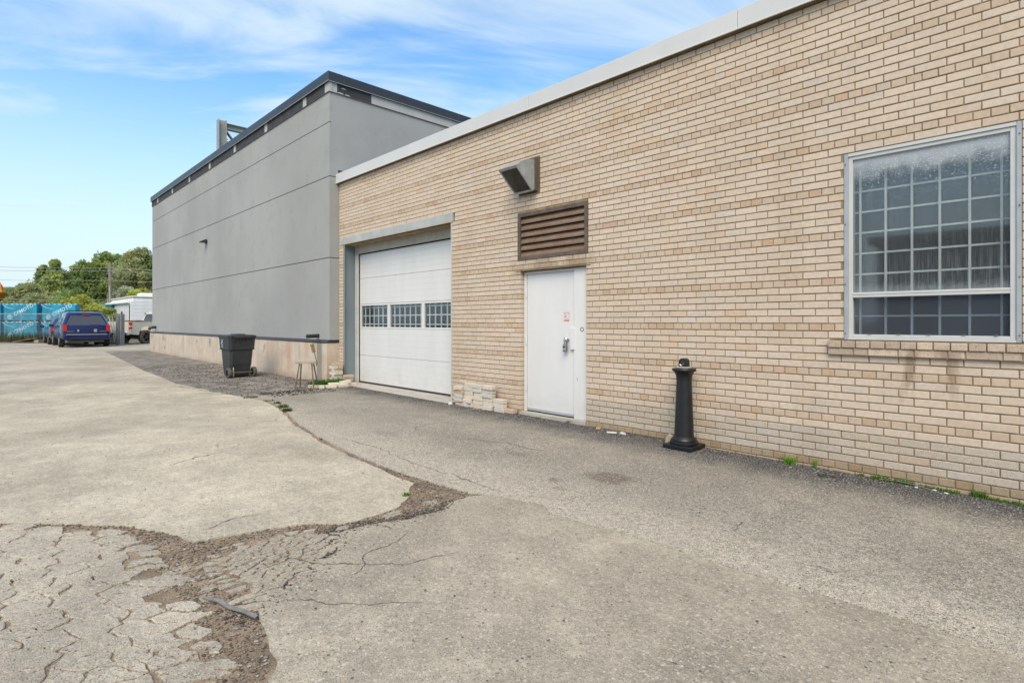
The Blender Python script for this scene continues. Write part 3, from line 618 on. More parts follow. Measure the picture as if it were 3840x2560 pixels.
# ------------------------------------------------------------------ brick building
C6 = .4255; CH = C6/6; ROW0 = 2.175; XJ = -4.362
BL, BH, PIT = .2135, .0610, .222
OPEN = [(-11.255, -7.43, -1, 3.08), (-11.40, -7.355, 3.07, 3.243), (-5.80, -4.577, -1, 2.148), (-5.854, -4.54, 2.305, 3.00), (-1.566, -.348, 1.235, 2.950)]
SILL = (-1.684, -.222, 1.10, 1.237)
WX0, WX1, WZ1 = -11.455, 3.2, 4.44
def build_bricks(bld, wall):
    r = random.Random(9); items = []
    for i in range(-33, 32):
        z0 = ROW0+CH*i; zc = z0+BH/2
        hdr = i % 6 == 0
        if hdr: pit, ln, off = PIT/2, PIT/2-.0085, XJ+PIT/4
        else:
            pit, ln = PIT, BL; k = i % 6
            off = XJ if k in (1, 3, 5) else XJ+PIT/2
        n0 = int(math.floor((WX0-off)/pit))-1
        x = off+n0*pit
        while x < WX1:
            segs = [(max(x+(pit-ln)/2, WX0+.002), min(x+pit-(pit-ln)/2, WX1))]
            for (a, b, c, d) in OPEN+[SILL]:
                if z0+BH*.6 > c and z0+BH*.4 < d:
                    ns = []
                    for (s, e) in segs:
                        if e <= a or s >= b: ns.append((s, e)); continue
                        if s < a: ns.append((s, a))
                        if e > b: ns.append((b, e))
                    segs = ns
            for (s, e) in segs:
                if e-s < .018: continue
                if z0+BH < G(s)-.02: continue
                for (a, b, c, d) in OPEN:
                    if z0+BH*.6 > c and z0+BH*.4 < d:
                        if 0 < a-e < .022: e = a
                        if 0 < s-b < .022: s = b
                items.append((s, e, z0, hdr, i, e-s < ln*.98))
            x += pit
    def tone(hdr, i, x):
        if hdr: base = (.515, .405, .298)
        else: base = (.57, .468, .362)
        k = r.gauss(0, .027); w = r.gauss(0, .02)
        c = (base[0]*(1+k), base[1]*(1+k-w*.4), base[2]*(1+k-w)); sp = .12
        if hdr and r.random() < .16: c = (c[0]*.94, c[1]*.88, c[2]*.82)
        if not hdr and r.random() < .08: c = (c[0]*.97, c[1]*.92, c[2]*.86)
        if r.random() < .05: c = (c[0]*.97, c[1]*1.0, c[2]*1.06)
        if i <= -26 and x > -4.6: c = (c[0]*.86, c[1]*.9, c[2]*.93); sp = .85
        elif i <= -26: c = (c[0]*.93, c[1]*.92, c[2]*.9); sp = .3
        if i <= -30: c = (c[0]*.80, c[1]*.74, c[2]*.64)
        return (*c, sp)
    def area(it):
        s, e, z0 = it[:3]; dx, dy = (s+e)/2, 5.77; z = dx*-.7193+dy*.6947; X = dx*.6947+dy*.7193
        u, v = X/z, (z0-1.4)/z
        if u > .94 or v > .585 or v < -.66: return 0
        return (e-s)*BH/z**2*(.6947+.7193*u)
    order = sorted(range(len(items)), key=lambda k: -area(items[k]))
    single = set(order[:300]); big = MB(); cache = {}
    for k, (s, e, z0, hdr, i, cut) in enumerate(items):
        t = tone(hdr, i, s); dy = r.uniform(-.0022, .0015); ch = .0035
        if k in single:
            L = round(e-s, 3); key = (L, hdr, i <= -26, i <= -30, r.randrange(10))
            if key not in cache:
                b = MB(); b.cur = t; b.box(-L/2, L/2, 0, .1, 0, BH, ch=ch); me = b.mesh('brick'); me.materials.append(M['brick'])
                bm = bmesh.new(); bm.from_mesh(me); bmesh.ops.recalc_face_normals(bm, faces=bm.faces); bm.to_mesh(me); bm.free(); cache[key] = me
            linked('brick', cache[key], wall, ((s+e)/2, dy, z0+r.uniform(-.001, .001)), (0, r.gauss(0, .0025), 0))
        else:
            big.cur = t; i0 = len(big.v); big.box(s, e, dy, .1, z0, z0+BH, ch=ch if s > -8 else 0)
            cx, cz = (s+e)/2, z0; a = r.gauss(0, .0022); zz = r.uniform(-.001, .001)
            for q in range(i0, len(big.v)):
                v = big.v[q]; big.v[q] = (v[0]+(v[2]-cz)*a, v[1], v[2]-(v[0]-cx)*a+zz)
    o = big.build('bricks', M['brick'], bld, fix=False); tag(o, kind='stuff')
def build_brick_building():
    bld = empty('brick_building', (WX0, 0, 0), 0, 'single storey tan brick building with white roof fascia and garage door', 'building')
    bld.location = (0, 0, 0)
    xs = sorted({WX0, WX1, *[v for o in OPEN for v in o[:2]]}); zs = sorted({-.4, WZ1, *[v for o in OPEN for v in o[2:] if v > -.4]})
    b = MB()
    for i in range(len(xs)-1):
        for j in range(len(zs)-1):
            cx, cz = (xs[i]+xs[i+1])/2, (zs[j]+zs[j+1])/2
            if any(a < cx < bb and c < cz < d for a, bb, c, d in OPEN): continue
            b.face([(xs[i], .0085, zs[j]), (xs[i+1], .0085, zs[j]), (xs[i+1], .0085, zs[j+1]), (xs[i], .0085, zs[j+1])])
    # reveals of the openings
    for (a, bb, c, d) in OPEN:
        c = max(c, -.3)
        b.face([(a-.004, .0085, c), (a-.004, .3, c), (a-.004, .3, d), (a-.004, .0085, d)]); b.face([(bb+.004, .3, c), (bb+.004, .0085, c), (bb+.004, .0085, d), (bb+.004, .3, d)])
        b.face([(a, .0085, d+.003), (a, .3, d+.003), (bb, .3, d+.003), (bb, .0085, d+.003)])
        if c > 0: b.face([(a, .3, c-.003), (a, .0085, c-.003), (bb, .0085, c-.003), (bb, .3, c-.003)])
    wall = b.build('wall', M['mortar'], bld, fix=False)
    build_bricks(bld, wall)
    # shell behind the face so that the rooms are dark
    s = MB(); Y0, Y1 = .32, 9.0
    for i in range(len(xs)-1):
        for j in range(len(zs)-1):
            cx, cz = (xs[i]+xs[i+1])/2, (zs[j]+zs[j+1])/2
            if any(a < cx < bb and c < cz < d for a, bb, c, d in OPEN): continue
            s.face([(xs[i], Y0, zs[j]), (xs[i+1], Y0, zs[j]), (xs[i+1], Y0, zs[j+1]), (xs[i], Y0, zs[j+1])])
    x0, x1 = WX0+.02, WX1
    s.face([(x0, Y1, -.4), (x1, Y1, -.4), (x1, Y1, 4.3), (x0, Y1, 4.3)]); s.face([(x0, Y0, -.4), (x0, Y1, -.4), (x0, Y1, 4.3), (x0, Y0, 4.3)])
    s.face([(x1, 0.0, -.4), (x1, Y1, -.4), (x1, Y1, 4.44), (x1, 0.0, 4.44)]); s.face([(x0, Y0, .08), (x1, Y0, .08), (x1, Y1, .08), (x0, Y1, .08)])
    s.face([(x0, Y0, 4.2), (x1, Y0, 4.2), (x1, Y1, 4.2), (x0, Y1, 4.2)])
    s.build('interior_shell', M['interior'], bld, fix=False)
    box('roof', M['roofing'], bld, x0, x1, .05, Y1, 4.30, 4.46)
    # fascia in lengths with lap joints
    X = [WX0-.04, -8.62, -5.57, -2.53, .5, WX1+.05]
    for i in range(len(X)-1):
        f = MB(); f.box(X[i]+.002, X[i+1]-.002 if i < 4 else X[i+1], -.072-(i % 2)*.002, .12, 4.452, 4.652, ch=.004); fo = f.build('fascia_panel', M['fascia'], bld)
        box('drip_lip', M['lip'], fo, X[i]+.003, X[i+1]-.003, -.079, -.06, 4.443, 4.456)
    box('flashing', M['soffit'], bld, WX0+.01, WX1, -.058, .02, 4.438, 4.4515)
    # steel lintel
    b = MB().box(-11.385, -7.40, -.012, .30, 3.084, 3.236, ch=.002); b.build('steel_lintel', M['lintel'], bld)
    box('lintel_gap', M['stucco_back'], bld, -7.40, -7.36, .03, .25, 3.09, 3.232)
    # ---- garage door
    gd = empty('garage_door', (0, 0, 0)); gd.parent = bld
    gz = G(-9.3)+.005
    MB().box(-11.255, -11.235, -.004, .30, gz-.1, 3.083).build('jamb_plate', M['steel'], gd)
    MB().box(-11.235, -11.19, -.004, .006, gz-.1, 3.083).build('jamb_flange', M['steel'], gd)
    MB().box(-7.452, -7.43, -.006, .30, gz-.1, 3.083).build('jamb_plate', M['track'], gd)
    MB().box(-11.234, -11.12, .26, .30, gz, 3.08, ch=.003).build('door_track', M['track'], gd)
    MB().box(-7.56, -7.453, .26, .30, gz, 3.08, ch=.003).build('door_track', M['track'], gd)
    MB().box(-11.12, -7.56, .25, .30, 2.90, 3.082, ch=.003).build('header_board', M['beige'], gd)
    DX0, DX1, DY = -11.13, -7.55, .325; DZ = [gz+.045, .735, 1.335, 1.955, 2.42, 2.885]
    DZ = [gz+.04, .69, 1.27, 1.80, 2.36, 2.885]
    wx = [(-11.07, -9.99), (-9.90, -8.78), (-8.69, -7.60)]
    for k in range(5):
        z0, z1 = DZ[k]+.0025, DZ[k+1]-.0025; p = MB()
        if k != 2:
            # ribbed sandwich panel: shallow horizontal grooves
            n = 5; hh = (z1-z0)/n
            for j in range(n):
                a0, a1 = z0+j*hh, z0+(j+1)*hh
                p.box(DX0, DX1, DY, DY+.04, a0+.0007, a1-.0007, ch=.0008)
            p.box(DX0, DX1, DY+.002, DY+.039, z0, z1)
        else:
            p.box(DX0, DX1, DY, DY+.04, z0, z0+.035); p.box(DX0, DX1, DY, DY+.04, z1-.035, z1); ed = [DX0]+[v for w in wx for v in w]+[DX1]
            for j in range(0, len(ed), 2): p.box(ed[j], ed[j+1], DY, DY+.04, z0+.035, z1-.035)
        p.build('door_panel', M['white2'], gd)
    for (a, b_) in wx:
        z0, z1 = DZ[2]+.0375, DZ[3]-.0375
        box('window_pane', M['glass'], gd, a, b_, DY+.012, DY+.018, z0, z1)
        n = 6; w = b_-a
        for j in range(n): cx = a+w*(j+.55)/n; MB().box(cx-.012, cx+.012, DY+.045, DY+.06, z0-.01, z1+.01).build('grille_bar', M['muntin'], gd)
        for f in (.13, .52, .9): zc = z0+(z1-z0)*f; MB().box(a-.01, b_+.01, DY+.0605, DY+.072, zc-.011, zc+.011).build('grille_bar', M['muntin'], gd)
    MB().box(DX0, DX1, DY-.004, DY+.05, gz+.006, gz+.036).build('weather_seal', M['black_strip'], gd)
    for x in (-11.175, -7.505):
        for k in range(7): MB().lathe([(.012, 0), (.012, -.006)], 8, (x, .26, .35+k*.42), 'y').build('bolt_head', M['alu_g'], gd)
    b = MB(); b.box(-11.25, -7.35, -.16, .5, -.2, gz+.006, ch=.006); tag(b.build('door_apron', M['slab'], bld))
    # ---- white personnel door
    pd = empty('personnel_door', (0, 0, 0)); pd.parent = bld; dz0 = G(-5.2)+.055
    box('threshold', M['slab'], pd, -5.80, -4.577, -.02, .28, -.2, dz0-.008)
    MB().box(-5.796, -5.742, .075, .16, dz0-.007, 2.143, ch=.003).build('door_frame', M['white'], pd)
    MB().box(-4.83, -4.582, .060, .16, dz0-.007, 2.143, ch=.003).build('side_panel', M['white'], pd)
    MB().box(-5.742, -4.83, .075, .16, 2.105, 2.143, ch=.003).build('door_frame', M['white'], pd)
    leaf = MB().box(-5.737, -4.834, .088, .135, dz0+.03, 2.101, ch=.003).build('door_leaf', M['white'], pd)
    box('door_sweep', M['alu_g'], pd, -5.735, -4.836, .080, .088, dz0+.012, dz0+.045)
    box('door_gap', M['dark'], pd, -5.74, -4.832, .10, .12, dz0-.005, dz0+.028)
    for z in (.45, 1.13, 1.82): MB().lathe([(.011, -.055), (.011, .055)], 8, (-5.745, .072, z)).build('hinge', M['white'], pd)
    lk = MB().box(-4.895, -4.80, .055, .0875, 1.03, 1.33, ch=.004); lk.build('latch_guard', M['white'], pd)
    kn = MB().lathe([(.024, .088), (.024, .07), (.012, .065), (.012, .045), (.03, .04), (.033, .02), (.02, .008), (.0, .006)], 14, (-4.955, 0, 1.165), 'y', caps=False); kn.build('door_knob', M['chrome'], pd, smooth=True)
    MB().lathe([(.03, .0595), (.03, .056), (.022, .056), (.022, .0595)], 16, (-4.69, 0, 1.31), 'y', caps=False).build('bell_ring', M['grey_p'], pd)
    # warning sticker on the door
    st = box('warning_sticker', M['white'], pd, -5.03, -4.935, .0862, .088, 1.42, 1.54)
    q = MB()
    for bx in ((-5.03, -4.935, 1.533, 1.54), (-5.03, -4.935, 1.42, 1.437), (-5.03, -5.025, 1.437, 1.533), (-4.94, -4.935, 1.437, 1.533), (-5.03, -4.935, 1.515, 1.518), (-5.01, -4.945, 1.463, 1.466), (-5.0, -4.95, 1.45, 1.453)):
        q.box(bx[0], bx[1], .0855, .0862, bx[2], bx[3])
    i0 = len(q.v); q.box(-.018, .018, .0855, .0862, -.008, .008); q.rot(i0, Matrix.Translation((-4.999, 0, 1.487)) @ Matrix.Rotation(R(-35), 4, 'Y'))
    q.build('sticker_print', M['redink'], st)
    box('rust_spot', M['rust_y'], pd, -4.775, -4.768, .0585, .0601, .62, .66)
    # ---- louver
    lv = empty('louver', (0, 0, 0)); lv.parent = bld; a, b_, z0, z1 = -5.85, -4.544, 2.309, 2.997
    MB().box(a, b_, -.008, .10, z1-.055, z1, ch=.002).build('louver_frame', M['louver_f'], lv); MB().box(a, b_, -.008, .10, z0, z0+.05, ch=.002).build('louver_frame', M['louver_f'], lv)
    MB().box(a, a+.055, -.0075, .10, z0+.05, z1-.055).build('louver_frame', M['louver_f'], lv); MB().box(b_-.055, b_, -.0075, .10, z0+.05, z1-.055).build('louver_frame', M['louver_f'], lv)
    hh = (z1-z0-.105)/6
    for k in range(6):
        zb = z0+.05+k*hh; p = MB()
        p.prism([(.004, 0), (.004, .02), (.05, hh*.93), (.058, hh*.93), (.014, 0.0)], lambda u, v, t: (t, u, zb+v), a+.0555, b_-.0555); p.build('louver_slat', M['louver'], lv)
    box('louver_back', M['dark'], lv, a, b_, .16, .165, z0, z1)
    # brick lintel course over the door with its angle iron
    box('angle_iron', M['soffit'], bld, -5.88, -4.50, -.006, .15, 2.1495, 2.158)
    # ---- vent hood
    vh = empty('vent_hood', (0, 0, 0)); vh.parent = bld
    MB().box(-5.82, -5.40, -.014, .005, 3.25, 3.765).build('back_plate', M['louver_f'], vh)
    for z in ((3.275, 3.30), (3.715, 3.74)): MB().box(-5.80, -5.43, -.075, -.014, *z).build('flange', M['louver_f'], vh)
    for x in ((-5.80, -5.785), (-5.445, -5.43)): MB().box(*x, -.075, -.014, 3.30, 3.715).build('flange', M['louver_f'], vh)
    arc = []
    for k in range(9):
        t = k/8; y = -.07-.36*t; z = 3.712-.155*t**1.7; arc.append((y, z))
    prof = arc+[(-.106, 3.27), (-.07, 3.285)]
    for x in (-5.788, -5.447): MB().prism(prof, lambda u, v, t: (t, u, v), x, x+.006).build('hood_side', M['galv'], vh)
    p = MB()
    for k in range(8):
        (y0, za), (y1, zb) = arc[k], arc[k+1]; p.face([(-5.79, y0, za+.002), (-5.439, y0, za+.002), (-5.439, y1, zb+.002), (-5.79, y1, zb+.002)])
    p.build('hood_top', M['galv'], vh, smooth=True)
    A, Bp = Vector((0, -.435, 3.556)), Vector((0, -.106, 3.262)); d = (Bp-A); nn = Vector((0, -d.z, d.y)).normalized()
    if nn.y > 0: nn = -nn
    nn = Vector((0, -abs(nn.y), -abs(nn.z)))
    for t in (0, .93):
        q = MB(); P0, P1 = A+d*t, A+d*(t+.07); q.face([(-5.795, *P0.yz), (-5.433, *P0.yz), (-5.433, *P1.yz), (-5.795, *P1.yz)]); q.face([(-5.795, *(P0+nn*.012).yz), (-5.433, *(P0+nn*.012).yz), (-5.433, *(P1+nn*.012).yz), (-5.795, *(P1+nn*.012).yz)]); q.face([(-5.433, *P0.yz), (-5.433, *P1.yz), (-5.433, *(P1+nn*.012).yz), (-5.433, *(P0+nn*.012).yz)]); q.build('grille_rim', M['galv'], vh)
    for x in (-5.795, -5.455):
        q = MB(); P0, P1 = A+d*.07, A+d*.93; q.prism([(x, 0), (x+.022, 0), (x+.022, 1), (x, 1)], lambda u, v, t: (u, *((P0+(P1-P0)*v)+nn*t).yz), 0, .012); q.build('grille_rim', M['galv'], vh)
    q = MB()
    for k in range(24): x = -5.773+k*.0138; q.tube([(x, *(A+d*.07).yz), (x, *(A+d*.93).yz)], .0017, 4, False)
    for k in range(26): P = A+d*(.07+.86*k/25); q.tube([(-5.775, *P.yz), (-5.455, *P.yz)], .0017, 4, False)
    tag(q.build('wire_screen', M['mesh_wire'], vh), kind='stuff')
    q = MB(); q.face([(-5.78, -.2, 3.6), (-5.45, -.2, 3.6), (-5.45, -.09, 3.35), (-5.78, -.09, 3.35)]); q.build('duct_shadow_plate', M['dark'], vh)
    # ---- large window with inner steel sash and outer storm sash
    wn = empty('window', (0, 0, 0)); wn.parent = bld; a, b_, z0, z1 = -1.563, -.351, 1.242, 2.946
    for bx in ((a, a+.032, z0, z1), (b_-.032, b_, z0, z1)): MB().box(bx[0], bx[1], -.004, .11, bx[2], bx[3], ch=.003).build('outer_frame', M['alu_g'], wn)
    MB().box(a+.032, b_-.032, -.004, .11, z1-.03, z1, ch=.003).build('outer_frame', M['alu'], wn); MB().box(a+.032, b_-.032, -.004, .11, z0, z0+.022, ch=.003).build('outer_frame', M['alu'], wn)
    for bx in ((a+.032, a+.068, z0+.022, z1-.03), (b_-.068, b_-.032, z0+.022, z1-.03)): MB().box(bx[0], bx[1], .008, .09, bx[2], bx[3], ch=.003).build('storm_sash', M['alu'], wn)
    for zz in ((z1-.062, z1-.03), (1.650, 1.672), (1.626, 1.648), (z0+.022, z0+.05)): MB().box(a+.068, b_-.068, .008, .09, *zz, ch=.003).build('storm_sash', M['alu'], wn)
    box('storm_pane', M['storm'], wn, a+.068, b_-.068, .030, .034, 1.672, z1-.062)
    box('lower_pane', M['glass2'], wn, a+.068, b_-.068, .050, .054, z0+.05, 1.626)
    gx = [-1.464, -1.265, -1.07, -.874, -.676, -.477]; gz_ = [1.46, 1.847, 2.039, 2.23, 2.422, 2.613, 2.805]
    for x in gx: MB().box(x-.008, x+.008, .125, .15, z0, z1).build('muntin', M['muntin'], wn)
    for z in gz_: MB().box(a+.02, b_-.02, .1505, .17, z-.008, z+.008).build('muntin', M['muntin'], wn)
    box('inner_pane', M['glass'], wn, a+.02, b_-.02, .175, .179, z0, z1)
    for x in (-1.36, -1.14, -.93, -.7, -.5): box('weep_clip', M['soffit'], wn, x-.012, x+.012, -.001, .012, z0+.054, z0+.062)
    for z in (1.3, 1.75, 2.3, 2.85):
        for x in (a+.012, b_-.012): MB().lathe([(.006, -.004), (.006, -.008)], 6, (x, 0, z), 'y').build('screw', M['soffit'], wn)
    # brick sill, two proud courses
    r = random.Random(4)
    for row in range(2):
        zz = 1.1695 if row == 0 else 1.1035; w = .1135; n = 13; off = 0 if row == 0 else -.02
        for k in range(n):
            x = SILL[0]+k*(w+.0)+off
            if row and k % 3 == 1: continue
            x1 = x+w-.008+(w if row and k % 3 == 0 else 0)
            if x1 > -.2: continue
            b = MB(); kk = r.uniform(.72, 1.05); b.cur = (.56*kk, .445*kk, .335*kk, .8); b.box(max(x, SILL[0]-.004), x1, -.05 if row == 0 else -.036, .09, zz, zz+.0615, ch=.005); b.build('sill_brick', M['brick'], bld)
    box('sill_mortar', M['mortar'], bld, SILL[0], SILL[1], -.034, .05, 1.232, 1.2375)
    box('sill_mortar', M['mortar'], bld, SILL[0]+.003, SILL[1], -.028, .05, 1.1005, 1.2315)
    return bld
build_brick_building()

# ------------------------------------------------------------------ grey stucco building
def build_grey():
    g = empty('grey_building', (0, 0, 0), 0, 'tall grey stucco building with black roof edge on a concrete base', 'building')
    x0, x1, y0, y1 = -28.27, -11.465, -.222, 16.0; ZF, ZT = .965, 6.425
    JX = [x0, -24.19, -19.96, -15.72, x1]; JZ = [ZF+.055, 2.815, 4.59, 5.77, ZT]
    w = MB(); w.face([(x0+.02, y0+.02, ZF), (x1-.02, y0+.02, ZF), (x1-.02, y0+.02, ZT), (x0+.02, y0+.02, ZT)]); w.face([(x1-.02, y0+.02, ZF), (x1-.02, y1, ZF), (x1-.02, y1, ZT), (x1-.02, y0+.02, ZT)])
    w.face([(x0+.02, y1, ZF), (x0+.02, y0+.02, ZF), (x0+.02, y0+.02, ZT), (x0+.02, y1, ZT)]); w.face([(x1, y1, ZF), (x0, y1, ZF), (x0, y1, ZT), (x1, y1, ZT)])
    wall = w.build('wall', M['stucco_back'], g, fix=False)
    for j in range(4):
        g0 = 0 if j == 0 else .0085; g1 = 0 if j == 3 else .0085
        for i in range(4):
            MB().box(JX[i]+(.0012 if i else 0), JX[i+1]-(.0012 if i < 3 else .0), y0, y0+.035, JZ[j]+g0, JZ[j+1]-g1, ch=.0012).build('wall_panel', M['stucco'], wall)
        gs = (g0, g1) if j < 2 else ((.0085, 0) if j == 2 else (0, 0))
        MB().box(x1-.034, x1, y0+.036, y1-.01, JZ[j]+gs[0], JZ[j+1]-gs[1]).build('wall_panel', M['stucco'], wall)
        MB().box(x0, x0+.034, y0+.036, y1-.01, JZ[j]+g0, JZ[j+1]-g1).build('wall_panel', M['stucco'], wall)
    # band below the cap: primed boards with black membrane patches
    zb = ZT+.003; zt = 6.635
    fx = []; xa = -28.30
    for xs_ in (-27.2, -24.8, -22.4, -20.0, -17.55, -15.1, -12.7): fx += [(xa, xs_-.1, 'band_b'), (xs_-.1, xs_+.1, 'band_w')]; xa = xs_+.1
    fx += [(xa, -11.66, 'band_b'), (-11.66, -11.435, 'band_w')]
    for a, b, m in fx: MB().box(a+.001, b-.001, y0-.015-(.002 if m == 'band_b' else 0), y0+.05, zb, zt).build('edge_board', M[m], g)
    for a, b, m in [(y0+.052, -.05, 'band_w'), (-.05, .79, 'band_b'), (.79, 16, 'band_w')]: MB().box(x1-.05, x1+.016+(.002 if m == 'band_b' else 0), a, b-.001, zb, zt).build('edge_board', M[m], g)
    b = MB(); b.box(x0-.04, x1+.03, y0-.024, y0+.05, ZT-.006, ZT+.0025); b.box(x1-.05, x1+.028, y0+.05, y1, ZT-.006, ZT+.0025); b.build('drip_edge', M['soffit'], g)
    # peeled white patch on the membrane
    for (yc, zc, s) in ((.10, 6.555, .05), (.03, 6.434, .07), (.19, 6.434, .06)):
        pts = [(yc+s*1.1*math.cos(t/10*math.pi), zc+s*.42*math.sin(t/10*math.pi)) for t in range(11)]; MB().prism(pts, lambda u, v, t: (t, u, v), x1+.0185, x1+.02).build('peeled_patch', M['band_w'], g)
    # cap metal in lengths
    X = [x0-.06, -24.6, -21.5, -18.4, -15.3, x1+.062]
    for i in range(5): MB().box(X[i]+.002, X[i+1]-(.002 if i < 4 else 0), y0-.062-(i % 2)*.0025, y0+.30, 6.640, 6.845, ch=.006).build('cap_metal', M['cap'], g)
    Y = [y0+.302, 3.3, 6.9, 10.5, 16.0]
    for i in range(4): MB().box(x1-.28, x1+.062-(i % 2)*.0025, Y[i]+.002, Y[i+1]-.002, 6.640, 6.845, ch=.006).build('cap_metal', M['cap'], g)
    b = MB(); b.box(x0-.064, x1+.066, y0-.068, y0-.05, 6.632, 6.6395); b.box(x1+.05, x1+.068, y0-.05, 15.9, 6.632, 6.6395); b.build('cap_lip', M['band_w'], g)
    box('roof', M['roofing'], g, x0, x1-.3, y0+.31, 16, 6.3, 6.7)
    # scupper in the side wall above the brick roof
    MB().box(x1-.01, x1+.006, -.02, .17, 4.655, 4.75).build('scupper', M['black_strip'], g)
    # concrete base with black flashing strip
    b = MB(); b.box(x0-.1, x1+.006, y0-.075, y1, -.4, ZF-.003, ch=.01); b.build('concrete_base', M['concrete_wall'], g)
    b = MB(); b.prism([(y0-.083, ZF-.015), (y0-.083, ZF+.012), (y0-.035, ZF+.03), (y0-.003, ZF+.052), (y0+.03, ZF+.052), (y0+.03, ZF-.001), (y0-.076, ZF-.001), (y0-.076, ZF-.015)], lambda u, v, t: (t, u, v), x0-.105, x1+.012); b.build('base_flashing', M['black_strip'], g)
    box('base_flashing', M['black_strip'], g, x1+.0065, x1+.014, y0-.05, -.005, ZF-.012, ZF+.03)
    # pipe stub and elbow
    b = MB(); rr = []; path = []
    for k in range(25): t = k/24; path.append((-11.99+.0*t, y0+.01-.29*t, 1.105-.012*t)); rr.append(.044 if k % 2 else .040)
    b.tube(path, rr, 12); b.build('pipe_stub', M['black_strip'], g, smooth=True)
    MB().tube([(-11.99, y0-.275, 1.094), (-11.99, y0-.284, 1.0935)], .034, 12).build('pipe_mouth', M['dark'], g)
    b = MB(); b.tube([(-27.55, y0+.01, 1.2), (-27.55, y0-.14, 1.2), (-27.57, y0-.22, 1.175), (-27.6, y0-.245, 1.10)], .06, 10); b.build('pipe_elbow', M['black_strip'], g, smooth=True)
    # wall light
    wl = empty('wall_light', (0, 0, 0)); wl.parent = g
    MB().box(-20.44, -20.32, y0-.05, y0, 4.02, 4.16, ch=.006).build('housing', M['cap'], wl); MB().prism([(y0-.05, 4.16), (y0-.05, 4.05), (y0-.20, 4.04), (y0-.21, 4.08)], lambda u, v, t: (t, u, v), -20.46, -20.26).build('visor', M['cap'], wl)
    return g
build_grey()
def build_girder():
    t = empty('steel_frame', (-20.25, .2, 6.0), 0, 'unpainted steel post and beam frame standing on the grey roof', 'steel frame')
    def hbeam(name, p, ax, L, w=.25, d=.25):
        b = MB()
        if ax == 'z':
            x, y, z = p; b.box(x-w/2, x+w/2, y-d/2, y-d/2+.018, z, z+L); b.box(x-w/2, x+w/2, y+d/2-.018, y+d/2, z, z+L); b.box(x-.008, x+.008, y-d/2+.018, y+d/2-.018, z, z+L)
        else:
            x, y, z = p; b.box(x-w/2, x+w/2, y, y+L, z, z+.018); b.box(x-w/2, x+w/2, y, y+L, z+d-.018, z+d); b.box(x-.008, x+.008, y, y+L, z+.018, z+d-.018)
        return b.build(name, M['girder'], t)
    hbeam('post', (0, 0, 0), 'z', 2.2); hbeam('post', (0, 3.2, 0), 'z', 2.2); hbeam('beam', (0, .126, 1.92), 'y', 2.95, .22, .19)
    for (ya, yb) in ((.13, .62), (3.07, 2.58)):
        MB().tube([(0, ya, 1.45 if ya < 1 else 1.45), (0, yb, .95)], .05, 4).build('brace', M['wood'], t) if False else MB().tube([(0, ya, 1.86), (0, ya+(.75 if ya < 1 else -.75), .95)], .045, 4).build('brace', M['ironleg'], t)
    for z in (1.5, 1.58): MB().lathe([(.02, 0), (.02, .03)], 6, (.015, .16, z), 'x').build('bolt', M['soffit'], t)
build_girder()

# ------------------------------------------------------------------ things in front of the walls
def build_bollard():
    t = empty('smokers_post', (-3.06, -.205, G(-3.06)+.006), 0, 'black plastic smokers post standing against the brick wall', 'ashtray post')
    MB().box(-.165, .165, -.165, .165, 0, .045, ch=.006).build('base_plate', M['bollard'], t)
    MB().lathe([(.148, .0455), (.152, .06), (.148, .078), (.132, .086), (.136, .092), (.13, .105), (.115, .118), (.106, .128)], 32).build('base_moulding', M['bollard'], t, smooth=True)
    MB().lathe([(.1045, .128), (.103, .14), (.081, .735)], 32).build('column', M['bollard'], t, smooth=True)
    MB().lathe([(.0825, .7355), (.083, .752), (.086, .785), (.104, .822), (.124, .838), (.128, .845), (.128, .856), (.122, .864), (.08, .868)], 32).build('capital', M['bollard'], t, smooth=True)
    MB().box(-.066, .066, -.05, .05, .8685, .882, ch=.003).build('stub_plate', M['tan'], t)
    arch = [(-.045, .8825), (.045, .8825), (.045, .93)] + [(.045*math.cos(k/8*math.pi), .93+.045*math.sin(k/8*math.pi)) for k in range(1, 8)] + [(-.045, .93)]
    MB().prism(arch, lambda u, v, s: (u, s, v), -.038, .04).build('hood', M['bollard'], t, smooth=True)
    MB().lathe([(.018, 0), (.018, -.003)], 12, (.0, -.038, .935), 'y').build('mouth', M['dark'], t)
    b = MB(); b.tube([(-.026, -.0415, .905), (-.004, -.0415, .89), (.026, -.0415, .925)], .0035, 5); b.build('clip', M['chrome'], t)
build_bollard()
